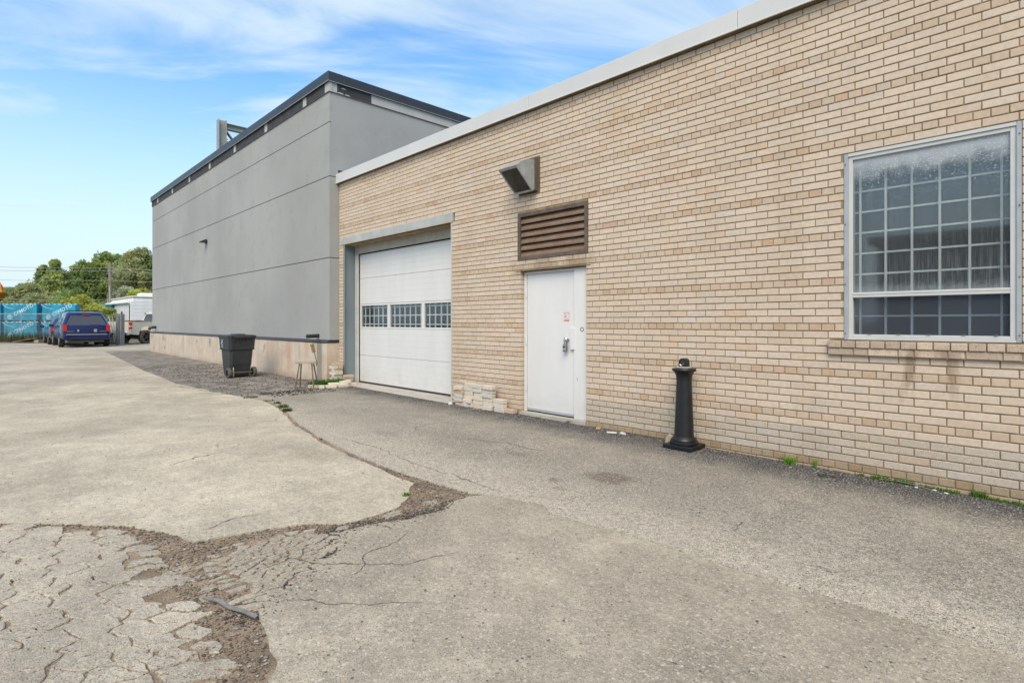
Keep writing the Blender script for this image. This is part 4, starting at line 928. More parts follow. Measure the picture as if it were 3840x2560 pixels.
def build_bin():
    t = empty('wheelie_bin', (-14.22, -1.23, G(-14.2)+.004), R(4), 'black wheeled rubbish bin with closed lid beside the concrete base', 'bin')
    # local +x is the wheel side
    def ring(z, x0, x1, w, ch=.05): return [(x0+ch, -w, z), (x1-ch, -w, z), (x1, -w+ch, z), (x1, w-ch, z), (x1-ch, w, z), (x0+ch, w, z), (x0, w-ch, z), (x0, -w+ch, z)]
    def loft(b, rings):
        I = [[b.vert(p) for p in r] for r in rings]; n = len(I[0])
        for i in range(len(I)-1):
            for k in range(n): b.grid([I[i][k], I[i][(k+1) % n], I[i+1][(k+1) % n], I[i+1][k]])
        b.grid(I[0][::-1]); b.grid(I[-1])
    b = MB(); loft(b, [ring(.02, -.24, .17, .215), ring(.06, -.245, .20, .225), ring(.30, -.265, .235, .25), ring(.30, -.265, .245, .25), ring(.64, -.29, .275, .27), ring(.66, -.315, .30, .295), ring(.93, -.33, .325, .31)]); b.build('body', M['binm'], t)
    b = MB(); loft(b, [ring(.93, -.345, .335, .325, .06), ring(.965, -.345, .335, .325, .06)]); b.build('rim', M['binm'], t)
    lid = MB(); loft(lid, [ring(.966, -.37, .345, .335, .06), ring(.985, -.37, .345, .335, .06), ring(1.005, -.31, .31, .28, .06)]); loft(lid, [ring(1.0055, -.12, .2, .14, .04), ring(1.03, -.1, .18, .12, .04)]); lid.build('lid', M['binm'], t)
    MB().tube([(.36, -.22, .95), (.37, 0, .95), (.36, .22, .95)], .016, 8).build('handle', M['binm'], t)
    for y in (-.2, -.07, .0, .07, .2): MB().box(.318, .345, y-.01, y+.01, .86, .945).build('hinge_rib', M['binm'], t)
    MB().box(-.3, .28, -.3, .3, .655, .668).build('catch_ledge', M['dark'], t)
    for s in (-1, 1):
        w = empty('wheel', (.235, .29*s, .118)); w.parent = t
        MB().lathe([(.075, -.035), (.112, -.035), (.118, -.025), (.118, .025), (.112, .035), (.075, .035)], 24, (0, 0, 0), 'y', caps=False).build('tyre', M['tyre_d'], w, smooth=True)
        b = MB(); b.lathe([(.022, -.036), (.022, .036)], 12, (0, 0, 0), 'y')
        for k in range(6):
            i0 = len(b.v); b.box(.015, .08, -.02, .02, -.012, .012); b.rot(i0, Matrix.Rotation(k*math.pi/3, 4, 'Y'))
        b.build('spokes', M['binm'], w)
        MB().lathe([(.078, .005), (.078, -.005)], 20, (0, 0, 0), 'y').build('hub_disc', M['dark'], w)
    MB().tube([(.235, -.26, .118), (.235, .26, .118)], .012, 8).build('axle', M['ironleg'], t)
    for s in (-1, 1): MB().prism([(.2, .02), (.24, .02), (.24, .2), (.22, .26), (.2, .26)], lambda u, v, q: (u, q, v), .17*s, .19*s).build('axle_bracket', M['tan'] if s < 0 else M['binm'], t)
    # white print on the narrow side
    b = MB(); y = -.3145
    def stroke(pts, w=.006):
        for i in range(len(pts)-1):
            (u0, v0), (u1, v1) = pts[i], pts[i+1]; d = Vector((u1-u0, v1-v0)).normalized(); n = Vector((-d.y, d.x))*w
            f = lambda u, v: (u, -.309-(v-.93)*-.012-.004 if v > .9 else -.296-(v-.66)*.055-.004, v)
            b.face([f(u0+n.x, v0+n.y), f(u1+n.x, v1+n.y), f(u1-n.x, v1-n.y), f(u0-n.x, v0-n.y)])
    for k in range(7): stroke([(-.16+k*.018+(.01 if k > 2 else 0), .875), (-.16+k*.018+(.01 if k > 2 else 0), .897)], .0045)
    for k in range(6): stroke([(-.155+k*.006, .80+k*.012), (-.07+k*.002, .83+k*.004)], .0055)
    stroke([(-.15, .80), (-.10, .77), (-.07, .765)], .008)
    for k in range(5): stroke([(-.135+k*.015, .745), (-.128+k*.015, .757)], .004)
    for k in range(8): stroke([(-.155+k*.014, .715), (-.148+k*.014, .727)], .004)
    b.build('print', M['print'], t, fix=False)
build_bin()
def build_stool():
    t = empty('work_stool', (-10.86, -1.0, G(-10.8)+.004), R(50), 'old wooden work stool with small back plate and thin rusty legs', 'stool')
    b = MB(); pts = []
    for k in range(28):
        a = k/28*2*math.pi; c, s = math.cos(a), math.sin(a); pts.append((.215*math.copysign(abs(c)**.55, c), .105*math.copysign(abs(s)**.7, s)))
    b.prism(pts, lambda u, v, q: (u, v, q), .495, .53); b.build('seat', M['wood'], t)
    tops = [(-.12, -.06), (-.12, .06), (.12, -.06), (.12, .06)]; feet = [(-.175, -.16), (-.175, .16), (.185, -.16), (.185, .16)]
    for (a, f) in zip(tops, feet): MB().tube([(*a, .495), (*f, 0)], .0135, 7).build('leg', M['ironleg'], t)
    z = .16; P = [Vector((f[0]+(a[0]-f[0])*z/.495, f[1]+(a[1]-f[1])*z/.495, z)) for a, f in zip(tops, feet)]
    for i, j in ((0, 1), (1, 3), (3, 2), (2, 0)): MB().tube([P[i], P[j]], .007, 6).build('stretcher', M['ironleg'], t)
    MB().tube([(.19, .03, .45), (.19, .03, .53), (.135, .03, .76)], .009, 6).build('back_post', M['ironleg'], t)
    i0 = MB(); i0.box(-.052, .052, -.006, .006, -.085, .085, ch=.005); i0.rot(0, Matrix.Translation((.118, .03, .80)) @ Matrix.Rotation(R(-14), 4, 'Y') @ Matrix.Rotation(R(62), 4, 'Z')); i0.build('back_plate', M['rust_y'], t)
build_stool()

# loose bricks
BT = [(.60, .535, .44), (.57, .52, .44), (.57, .465, .355), (.53, .49, .425), (.63, .555, .45), (.50, .385, .275), (.66, .595, .50)]
_lb = {}
def loose_brick(x, y, z, rz, label, group, tone=None, L=.213, rx=0, ry=0):
    r = rnd; k = r.randrange(len(BT)) if tone is None else tone; key = (k, L)
    if key not in _lb:
        b = MB(); b.cur = (*BT[k], .25); b.box(-L/2, L/2, -.046, .046, 0, .0605, ch=.0045); o = b.build('loose_brick', M['brick']); me = o.data; bpy.data.objects.remove(o); _lb[key] = me
    o = bpy.data.objects.new('loose_brick', _lb[key]); COL.objects.link(o); o.location = (x, y, z); o.rotation_euler = (rx, ry, rz)
    return tag(o, label, 'brick', group)
ORD = ['first', 'second', 'third', 'fourth', 'fifth', 'sixth', 'seventh']; ROWN = ['bottom', 'second', 'third', 'fourth', 'fifth', 'top']
def build_brick_piles():
    g1 = 'loose bricks stacked beside the white door'; gz = G(-6.7)+.006; cols = [(-7.05, 5), (-6.815, 6), (-6.58, 6), (-6.35, 6), (-6.12, 3)]
    tones = {(1, 5): 1, (2, 5): 3, (3, 5): 0, (1, 4): 3, (2, 4): 1, (3, 4): 3}
    rown = {0: 'bottom', 1: 'second lowest', 2: 'third lowest', 3: 'fourth lowest', 4: 'fifth lowest', 5: 'top'}
    r = random.Random(2)
    for ci, (x, n) in enumerate(cols):
        for k in range(n):
            loose_brick(x+r.uniform(-.012, .012)+(.03 if k == 0 and ci == 4 else 0)-(.02 if k == 1 and ci < 2 else 0), -.115+r.uniform(-.02, .012), gz+k*.0625, r.gauss(0, .045), f'loose cream brick in {rown[k]} layer, {ORD[ci]} column from the garage, pile beside white door', g1, tones.get((ci, k)), rx=r.gauss(0, .01), ry=r.gauss(0, .012))
    loose_brick(-5.93, -.09, gz, .05, 'loose brick lying alone at the foot of the pile nearest the white door', g1, 5)
    g2 = 'loose bricks stacked at the grey building corner'; gz = G(-11.2)+.01; z = gz; n = 0
    for k in range(7):
        if k % 2 == 0:
            loose_brick(-11.215, -.17+r.uniform(-.02, .02), z, R(90)+r.gauss(0, .05), f'loose brick lying lengthwise as {["lowest", 0, "third", 0, "fifth", 0, "topmost"][k]} layer of the corner pile by grey steel jamb', g2)
        else:
            for s in (-1, 1): loose_brick(-11.25, -.175+s*.056+r.uniform(-.006, .006), z, r.gauss(0, .06), f'loose brick laid end out in {[0, "second", 0, "fourth", 0, "sixth"][k]} layer of corner pile, {"stool" if s < 0 else "door"} side', g2)
        z += .0625
    for k in range(3): loose_brick(-11.06+.012*k, -.02+.01*k, gz+k*.0625, R(86)+r.gauss(0, .05), f'orange stained loose brick, {["lowest", "middle", "topmost"][k]} of three stacked against the grey jamb', g2, 5)
    g3 = 'bricks edging the little grass bed'
    for i, (x, y, a, L, tn) in enumerate([(-10.86, -.90, 100, .10, 2), (-10.735, -.86, 35, .12, 2), (-10.645, -.77, 40, .12, 0), (-10.575, -.615, 62, .213, 0), (-10.56, -.37, 88, .213, 4), (-10.62, -.16, 98, .213, 4)]):
        loose_brick(x, y, G(-10.7)+.004, R(a), f'edging brick of the grass bed, {ORD[i]} from the stool end', g3, tn, L)
    loose_brick(-10.66, -.52, G(-10.7)+.03, R(78), 'pale edging brick lying raised behind the others in the grass bed', g3, 6, rx=R(8))
    loose_brick(-10.60, -.30, G(-10.7)+.066, R(84), 'pale brick laid on top of the grass bed edging', g3, 6, ry=R(-5))
build_brick_piles()
def blades(b, cx, cy, z, n, rad, h, col, r, spread=.6, w=.004):
    for _ in range(n):
        a = r.uniform(0, 6.283); q = rad*math.sqrt(r.random()); x, y = cx+q*math.cos(a), cy+q*math.sin(a)
        hh = h*r.uniform(.5, 1.1); lean = r.uniform(0, spread)*hh; d = r.uniform(0, 6.283); k = r.uniform(.6, 1.3); b.cur = (col[0]*k, col[1]*k, col[2]*k, 1)
        dx, dy = math.cos(d), math.sin(d); nx, ny = -dy*w, dx*w
        p1 = (x+dx*lean*.35, y+dy*lean*.35, z+hh*.6); p2 = (x+dx*lean, y+dy*lean, z+hh*(1 if lean < hh*.5 else .8))
        b.face([(x-nx, y-ny, z), (x+nx, y+ny, z), (p1[0]+nx*.8, p1[1]+ny*.8, p1[2]), (p1[0]-nx*.8, p1[1]-ny*.8, p1[2])]); b.face([(p1[0]-nx*.8, p1[1]-ny*.8, p1[2]), (p1[0]+nx*.8, p1[1]+ny*.8, p1[2]), p2])
def build_grass():
    r = random.Random(12); gr = (.13, .27, .04); go = (.22, .21, .08)
    def tuft(x, y, n, rad, h, label, col=gr, spread=.7, w=.004):
        b = MB(); blades(b, 0, 0, 0, n, rad, h, col, r, spread, w); o = b.build('grass_tuft', M['leaf'], fix=False, loc=(x, y, G(x)+.002)); tag(o, label, 'grass', 'weeds growing at pavement edges')
    tuft(-2.02, -.055, 60, .05, .09, 'bright grass tuft at the wall foot right of the black post', (.2, .40, .05), 1.3, .005)
    tuft(-1.80, -.03, 22, .018, .085, 'small upright weed next to the bright grass tuft at the wall foot', (.2, .40, .05), .4)
    tuft(-3.19, .0, 14, .015, .09, 'tiny green weed behind the sandy stone by the black post', gr, .4)
    tuft(-1.42, -.03, 30, .03, .035, 'small weed left of the long grass strip under the window')
    b = MB()
    for k in range(300): x = r.uniform(-1.34, -1.02); blades(b, x+1.18, r.gauss(0, .012), 0, 1, .01, .05*r.uniform(.5, 1.2), gr, r, 1.0, .003)
    tag(b.build('grass_strip', M['leaf'], fix=False, loc=(-1.18, -.035, G(-1.2)+.002)), 'strip of low grass along the wall under the window', 'grass')
    b = MB()
    for k in range(200): x = r.uniform(-.14, .14); blades(b, x, r.gauss(0, .01), 0, 1, .01, .035*r.uniform(.5, 1.2), gr, r, 1.0, .003)
    tag(b.build('grass_strip', M['leaf'], fix=False, loc=(-.86, -.03, G(-.9)+.002)), 'short mossy grass strip right of the longer strip under the window', 'grass')
    b = MB()
    for k in range(320): x = r.uniform(-.2, .13); blades(b, x, r.gauss(0, .012), 0, 1, .01, (.03+.04*(x < -.1))*r.uniform(.5, 1.2), gr, r, 1.0, .003)
    tag(b.build('grass_strip', M['leaf'], fix=False, loc=(-.45, -.035, G(-.45)+.002)), 'grass strip at the wall foot at the right edge of the view', 'grass')
    tuft(-5.35, -.1, 30, .05, .03, 'dry weed on the ground before the white door, hinge side', go, 1.2); tuft(-5.62, -.12, 35, .09, .025, 'flat dry weed between the brick pile and the white door', go, 1.5)
    tuft(-4.83, -.06, 30, .03, .05, 'small weed at the latch side of the white door threshold', go, .9)
    for i, (x, y, n, rad, h) in enumerate([(-10.2, -2.29, 90, .12, .035), (-9.6, -2.2, 60, .09, .03), (-9.2, -2.22, 70, .06, .045), (-8.75, -2.30, 110, .08, .06), (-8.35, -2.40, 130, .07, .06), (-6.1, -2.92, 16, .02, .03), (-3.72, -3.33, 40, .035, .03), (-12.4, -2.56, 30, .06, .03)]):
        tuft(x, y, n, rad, h, f'low weed in the curved pavement seam, {["first", "second", "third", "fourth", "fifth"][i]} from the grey building' if i < 5 else ['tiny weed in the seam halfway along its curve', 'small green weed in the brown dirt patch', 'weed at the edge of the gravel strip near the bin'][i-5], (.10, .13, .03) if i < 6 else gr)
    b = MB()
    for _ in range(1500):
        t = r.random(); x = -10.98+r.uniform(-.17, .22)*(1-.3*t)+.1*t; y = -.80+.62*t+r.uniform(-.08, .08); blades(b, x, y, G(x), 1, .01, .17*r.uniform(.5, 1.1), (.11, .27, .04), r, .8, .007)
    tag(b.build('grass', M['leaf'], fix=False), 'patch of lush green grass in the brick edged bed', 'grass', kind='stuff')
build_grass()
def build_debris():
    r = random.Random(8)
    def chunk(name, x, y, s, m, label, cat, sz=.6, rz=0, z=0, seed=1):
        b = MB(); bm = bmesh.new(); bmesh.ops.create_icosphere(bm, subdivisions=2, radius=1)
        for v in bm.verts:
            q = 1+.35*mnoise.noise(v.co*1.3+Vector((seed*7, 0, 0))); v.co = Vector((v.co.x*s*q, v.co.y*s*.75*q, max(-.3, v.co.z)*s*sz*q))
        me = bpy.data.meshes.new(name); bm.to_mesh(me); bm.free(); me.materials.append(m); o = bpy.data.objects.new(name, me); COL.objects.link(o); o.location = (x, y, G(x)+.006+.2*s*sz+z); o.rotation_euler = (0, 0, rz)
        return tag(o, label, cat)
    # split sandstone slab leaning at the post
    b = MB(); b.prism([(-.055, 0), (.055, 0), (.06, .05), (.03, .085), (-.01, .105), (-.045, .06)], lambda u, v, t: (u, t, v), -.02, .02); o = b.build('stone', M['stone'], loc=(-3.28, -.11, G(-3.28)+.005)); o.rotation_euler = (R(14), 0, R(12)); tag(o, 'pale sandstone chip leaning beside the black post', 'stone')
    chunk('rubble_stone', -7.20, -.21, .05, M['conc_l'], 'pale lump of rubble at the garage end of the brick pile', 'stone', .8, seed=2)
    chunk('rubble_stone', -3.92, -.12, .042, M['conc_l'], 'grey rubble lump at the wall foot left of the black post', 'stone', .6, .5, seed=3)
    b = MB(); b.box(-.06, .06, -.018, .018, 0, .018, ch=.003); o = b.build('tile_shard', M['white'], loc=(-4.05, -.16, G(-4)+.006)); o.rotation_euler = (0, 0, .5); tag(o, 'white tile shard on asphalt left of the black post', 'shard')
    b = MB(); b.prism([(-.028, -.014), (.025, -.02), (.035, .014), (-.014, .02)], lambda u, v, t: (u, v, t), 0, .014); o = b.build('terracotta_chip', M['terracotta'], loc=(-4.32, -.08, G(-4.3)+.006)); o.rotation_euler = (R(20), 0, .7); tag(o, 'orange terracotta chip at the wall foot right of the white door', 'shard')
    for i, (x, y) in enumerate([(-1.0, -.09), (-.88, -.07), (-.80, -.10)]): chunk('plaster_crumb', x, y, .016, M['conc_l'], f'white plaster crumb under the window, {ORD[i]} from the left', 'crumb', .5, seed=i+5)
    b = MB(); pts = [(.068*math.cos(k/20*6.2832), .035*math.sin(k/20*6.2832), .005) for k in range(21)]; b.tube(pts, .0035, 6, False); o = b.build('rubber_ring', M['tyre'], loc=(-1.63, -.28, G(-1.6)+.006)); o.rotation_euler = (0, 0, .2); tag(o, 'thin black rubber ring lying on asphalt under the window', 'ring')
    b = MB(); b.tube([(-.22, .04, .012), (-.1, .05, .02), (.05, .02, .02), (.17, -.03, .012), (.24, -.075, .006)], .0025, 5); o = b.build('wire_scrap', M['cable'], loc=(-1.05, -.1, G(-1)+.006)); tag(o, 'bent scrap of thin wire at the wall foot under the window', 'wire')
    # grey rubber strip in the dirt
    b = MB(); P = [(-3.05, -4.96), (-2.95, -4.915), (-2.86, -4.895), (-2.76, -4.86), (-2.68, -4.83)]; L = []
    for i, (x, y) in enumerate(P):
        w = .003 if i in (0,) else .007; z = G(x)+.004+.006*(i % 2); L.append([b.vert((x+w*.3, y-w, z)), b.vert((x-w*.3, y+w, z+.006)), b.vert((x-w*.3, y+w, z+.011)), b.vert((x+w*.3, y-w, z+.005))])
    for i in range(4):
        for k in range(4): b.grid([L[i][k], L[i][(k+1) % 4], L[i+1][(k+1) % 4], L[i+1][k]])
    b.grid(L[0]); b.grid(L[-1]); tag(b.build('rubber_strip', M['strip']), 'torn grey rubber strip lying across the brown dirt', 'strip')
    for i, (x, y, a, L) in enumerate([(-6.9, -.2, .2, .16), (-6.75, -.24, -.2, .12), (-6.55, -.26, .5, .2), (-6.4, -.22, .1, .1)]):
        b = MB(); b.tube([(-L/2, 0, .006), (0, .01, .01), (L/2, 0, .006)], [.005, .007, .003], 5); o = b.build('twig', M['wood'], loc=(x, y, G(x)+.006)); o.rotation_euler = (0, 0, a); tag(o, f'dry twig before the brick pile, {ORD[i]} from the garage', 'twig', 'twigs before the brick pile')
    for i, (x, y) in enumerate([(-6.55, -3.9), (-1.05, -2.35)]):
        b = MB(); b.tube([(-.05, 0, .004), (.0, .02, .012), (.07, -.01, .004)], [.002, .004, .002], 5); o = b.build('twig', M['wood'], loc=(x, y, G(x)+.006)); tag(o, ['dry twig lying on the tan pavement', 'thin pale twig on the driveway at lower right'][i], 'twig')
    # key safe hanging on the door knob
    t = empty('key_safe', (-4.965, .035, 1.055), 0, 'grey combination key safe hanging from the white door knob', 'key safe')
    MB().box(-.034, .034, -.02, .018, -.055, .05, ch=.01).build('body', M['grey_p'], t); MB().box(-.026, .026, -.024, -.0205, -.045, .035, ch=.001).build('face_plate', M['silver'], t)
    MB().box(-.02, .02, -.026, -.0245, .0, .026).build('dial_window', M['dark'], t); MB().box(-.018, .018, -.026, -.0245, -.04, -.033).build('name_strip', M['dark'], t)
    MB().tube([(-.02, 0, .045), (-.02, .01, .09), (0, .015, .11), (.02, .01, .09), (.02, 0, .045)], .005, 6).build('shackle', M['dark'], t)
build_debris()

# ------------------------------------------------------------------ background: yard, vehicles, crates, trees
FW = Vector((-.7193, .6947, 0)); RT = Vector((.6947, .7193, 0)); CAM = Vector((0, -5.77, 0))
def yard(u, z):    # a spot in the yard: lateral offset u*z and distance z along the view direction
    p = CAM+FW*z+RT*(u*z); return p.x, p.y
def car_body(b, rings):
    # each ring: (x_low, x_belt, x_roof, w, wr, zb, belt, zr); half section mirrored
    S = []
    for (xl, xb, xr, w, wr, zb, be, zr) in rings:
        half = [(xl, w*.86, zb), (xl, w, zb+.14), (xl*.5+xb*.5, w*1.0, (zb+be)/2+.1), (xb, w*.975, be), (xr, wr, zr-.06), (xr, wr*.86, zr), (xr, 0, zr+.025)]
        S.append([b.vert(p) for p in half]+[b.vert((p[0], -p[1], p[2])) for p in half[-2::-1]])
    n = len(S[0])
    for i in range(len(S)-1):
        for k in range(n-1): b.grid([S[i][k], S[i][k+1], S[i+1][k+1], S[i+1][k]])
    for e in (0, -1):
        for k in range(6): b.grid([S[e][k], S[e][k+1], S[e][n-2-k], S[e][n-1-k]] if k < 5 else [S[e][5], S[e][6], S[e][7]])
    for i in range(len(S)-1): b.grid([S[i][0], S[i+1][0], S[i+1][-1], S[i][-1]])
    return S
def patch(b, S, i, j, k0, k1, name, m, parent, off=.012, ins=.1):
    P = [Vector(b.v[S[i][k0]]), Vector(b.v[S[j][k0]]), Vector(b.v[S[j][k1]]), Vector(b.v[S[i][k1]])]
    c = sum(P, Vector())/4; n = (P[1]-P[0]).cross(P[3]-P[0]).normalized()
    if n.dot(c-Vector((2.4, 0, .9))) < 0: n = -n
    q = MB(); Q = [p+(c-p).normalized()*min(ins, (c-p).length*.45) for p in P]; q.face([p+n*off for p in Q]); q.face([p-n*.02 for p in Q][::-1])
    for a in range(4): q.face([Q[a]+n*off, Q[(a+1) % 4]+n*off, Q[(a+1) % 4]-n*.02, Q[a]-n*.02])
    return q.build(name, m, parent)
def wheel(parent, x, y, r, w, rimm, tyrem, spokes=7):
    t = empty('wheel', (x, y, r)); t.parent = parent; s = 1 if y > 0 else -1
    MB().lathe([(r*.62, -w/2), (r*.95, -w/2), (r, -w/2+.03), (r, w/2-.03), (r*.95, w/2), (r*.62, w/2)], 26, (0, 0, 0), 'y', caps=False).build('tyre', tyrem, t, smooth=True)
    b = MB(); b.lathe([(r*.63, s*w*.30), (r*.60, s*w*.5)], 26, (0, 0, 0), 'y', caps=False); b.lathe([(r*.16, s*w*.2), (r*.15, s*w*.48)], 12, (0, 0, 0), 'y')
    for k in range(spokes):
        i0 = len(b.v); y0, y1 = sorted((s*w*.25, s*w*.45)); b.box(r*.1, r*.62, y0, y1, -r*.07, r*.07); b.rot(i0, Matrix.Rotation(k*2*math.pi/spokes, 4, 'Y'))
    b.build('rim', rimm, t); MB().lathe([(r*.62, s*.0), (r*.62, s*.01)], 20, (0, 0, 0), 'y').build('brake_disc', M['dark'], t)
def arch(parent, x, y, r, m):
    s = 1 if y > 0 else -1; pts = [(x+r*math.cos(a), r*.92+r*math.sin(a)) for a in [k/14*math.pi for k in range(15)]]
    MB().prism(pts+[(x-r, .3), (x+r, .3)][:2], lambda u, v, t: (u, t, v), y-s*.02, y+s*.004).build('wheel_arch', m, parent)
def build_van():
    t = empty('minivan', (-33.95, -1.84, G(-34.5)+.0), math.pi, 'dark blue minivan seen from behind, parked along the yard fence', 'minivan')
    b = MB(); S = car_body(b, [(.0, .07, .48, .90, .66, .36, 1.03, 1.63), (.16, .16, .62, .965, .71, .34, 1.03, 1.70), (.9, .9, 1.1, .98, .74, .30, 1.02, 1.73), (2.0, 2.0, 2.1, .98, .75, .30, 1.01, 1.74), (3.0, 3.05, 2.75, .98, .73, .30, 1.0, 1.71), (3.7, 3.9, 3.15, .97, .66, .30, .98, 1.60), (4.1, 4.2, 4.0, .95, .72, .30, .93, 1.06), (4.85, 4.85, 4.75, .86, .6, .34, .72, .84)])
    b.build('body', M['blue'], t, smooth=True)
    q = patch(b, S, 0, 0, 3, 4, 'tmp', M['car_glass'], t); bpy.data.objects.remove(q)
    def rp(y, z):    # a point on the sloped hatch at height z
        f = (z-1.03)/(1.57-1.03); return (.07+(.48-.07)*max(0, f)-.012, y, z)
    w0, w1 = .80, .60; g = MB()
    for o in (0, .03): g.face([(rp(-w0, 1.07)[0]+o, -w0, 1.07), (rp(w0, 1.07)[0]+o, w0, 1.07), (rp(w1, 1.54)[0]+o, w1, 1.54), (rp(-w1, 1.54)[0]+o, -w1, 1.54)])
    g.build('rear_window', M['car_glass'], t)
    MB().tube([rp(-.12, 1.10), rp(-.55, 1.085)], .012, 5).build('rear_wiper', M['tyre'], t); MB().box(.40, .44, -.14, .14, 1.575, 1.60).build('brake_light', M['red'], t)
    for s in (-1, 1):
        MB().prism([(.78*s, .78), (.915*s, .78), (.935*s, 1.06), (.80*s, 1.10), (.765*s, .95)], lambda u, v, q: (q, u, v), -.022, .14).build('tail_light', M['red'], t)
        arch(t, .95, .978*s, .40, M['tyre']); arch(t, 3.95, .968*s, .40, M['tyre']); wheel(t, .95, .89*s, .335, .215, M['rim'], M['tyre']); wheel(t, 3.95, .89*s, .335, .215, M['rim'], M['tyre'])
        k0, k1 = (3, 4) if s > 0 else (9, 8)
        for i in range(1, 4): patch(b, S, i, i+1, k0, k1, 'side_window', M['car_glass'], t, .008, .09)
        MB().box(3.3, 3.46, min(1.0*s, 1.18*s), max(1.0*s, 1.18*s), .98, 1.12, ch=.02).build('mirror', M['blue'], t)
        MB().tube([(.75, .60*s, 1.745), (.8, .60*s, 1.79), (2.5, .60*s, 1.79), (2.6, .60*s, 1.745)], .018, 5).build('roof_rail', M['tyre'], t)
    for x in (.95, 2.2): MB().tube([(x, -.6, 1.80), (x, .6, 1.80)], .014, 5).build('roof_bar', M['tyre'], t)
    MB().box(-.07, .12, -.92, .92, .36, .60, ch=.05).build('bumper', M['blue'], t); MB().box(-.075, .1, -.80, .80, .60, .635, ch=.012).build('bumper_step', M['rim'], t)
    MB().box(.025, .05, -.44, .44, .72, .90, ch=.01).build('plate_recess', M['blue2'], t); MB().box(.018, .026, -.40, -.28, .74, .88).build('plate_mark', M['cable'], t); MB().box(.018, .026, .30, .37, .76, .86).build('plate_mark', M['cable'], t)
    for y0, y1 in ((.50, .76), (-.76, -.52)): MB().box(.018, .03, y0, y1, .765, .785).build('badge', M['chrome'], t)
    MB().box(.15, .5, -.7, .7, .24, .33).build('rear_axle', M['ironleg'], t)
build_van()
def build_sedan():
    t = empty('dark_sedan', (-38.35, -2.05, G(-38)), math.pi, 'dark blue hatchback car parked ahead of the minivan by the fence', 'car')
    b = MB(); S = car_body(b, [(.0, .08, .75, .80, .52, .34, .92, 1.30), (.2, .2, .95, .86, .56, .28, .92, 1.42), (.9, .9, 1.2, .88, .60, .25, .90, 1.46), (1.8, 1.8, 1.9, .88, .60, .25, .89, 1.47), (2.6, 2.75, 2.3, .88, .57, .25, .88, 1.40), (3.2, 3.3, 3.15, .87, .7, .25, .86, .93), (4.2, 4.2, 4.1, .80, .6, .28, .62, .74)]); b.build('body', M['blue2'], t, smooth=True)
    g = MB()
    for o in (0, .03): g.face([(.13+o, -.66, .96), (.13+o, .66, .96), (.66+o, .48, 1.24), (.66+o, -.48, 1.24)])
    g.build('rear_window', M['car_glass'], t)
    for s in (-1, 1):
        k0, k1 = (3, 4) if s > 0 else (9, 8)
        for i in range(1, 4): patch(b, S, i, i+1, k0, k1, 'side_window', M['car_glass'], t, .008, .08)
        MB().prism([(.56*s, .74), (.80*s, .72), (.84*s, .90), (.6*s, .92)], lambda u, v, q: (q, u, v), -.02, .2).build('tail_light', M['red'], t)
        MB().box(-.03, .0, min(.62*s, .74*s), max(.62*s, .74*s), .80, .84).build('reverse_light', M['white'], t)
        arch(t, .85, .87*s, .36, M['tyre']); arch(t, 3.4, .86*s, .36, M['tyre']); wheel(t, .85, .78*s, .31, .2, M['rim'], M['tyre']); wheel(t, 3.4, .78*s, .31, .2, M['rim'], M['tyre'])
        MB().box(2.75, 2.9, min(.9*s, 1.1*s), max(.9*s, 1.1*s), .90, 1.03, ch=.02).build('mirror', M['blue2'], t)
    MB().box(-.06, .1, -.78, .78, .30, .52, ch=.04).build('bumper', M['blue2'], t)
build_sedan()
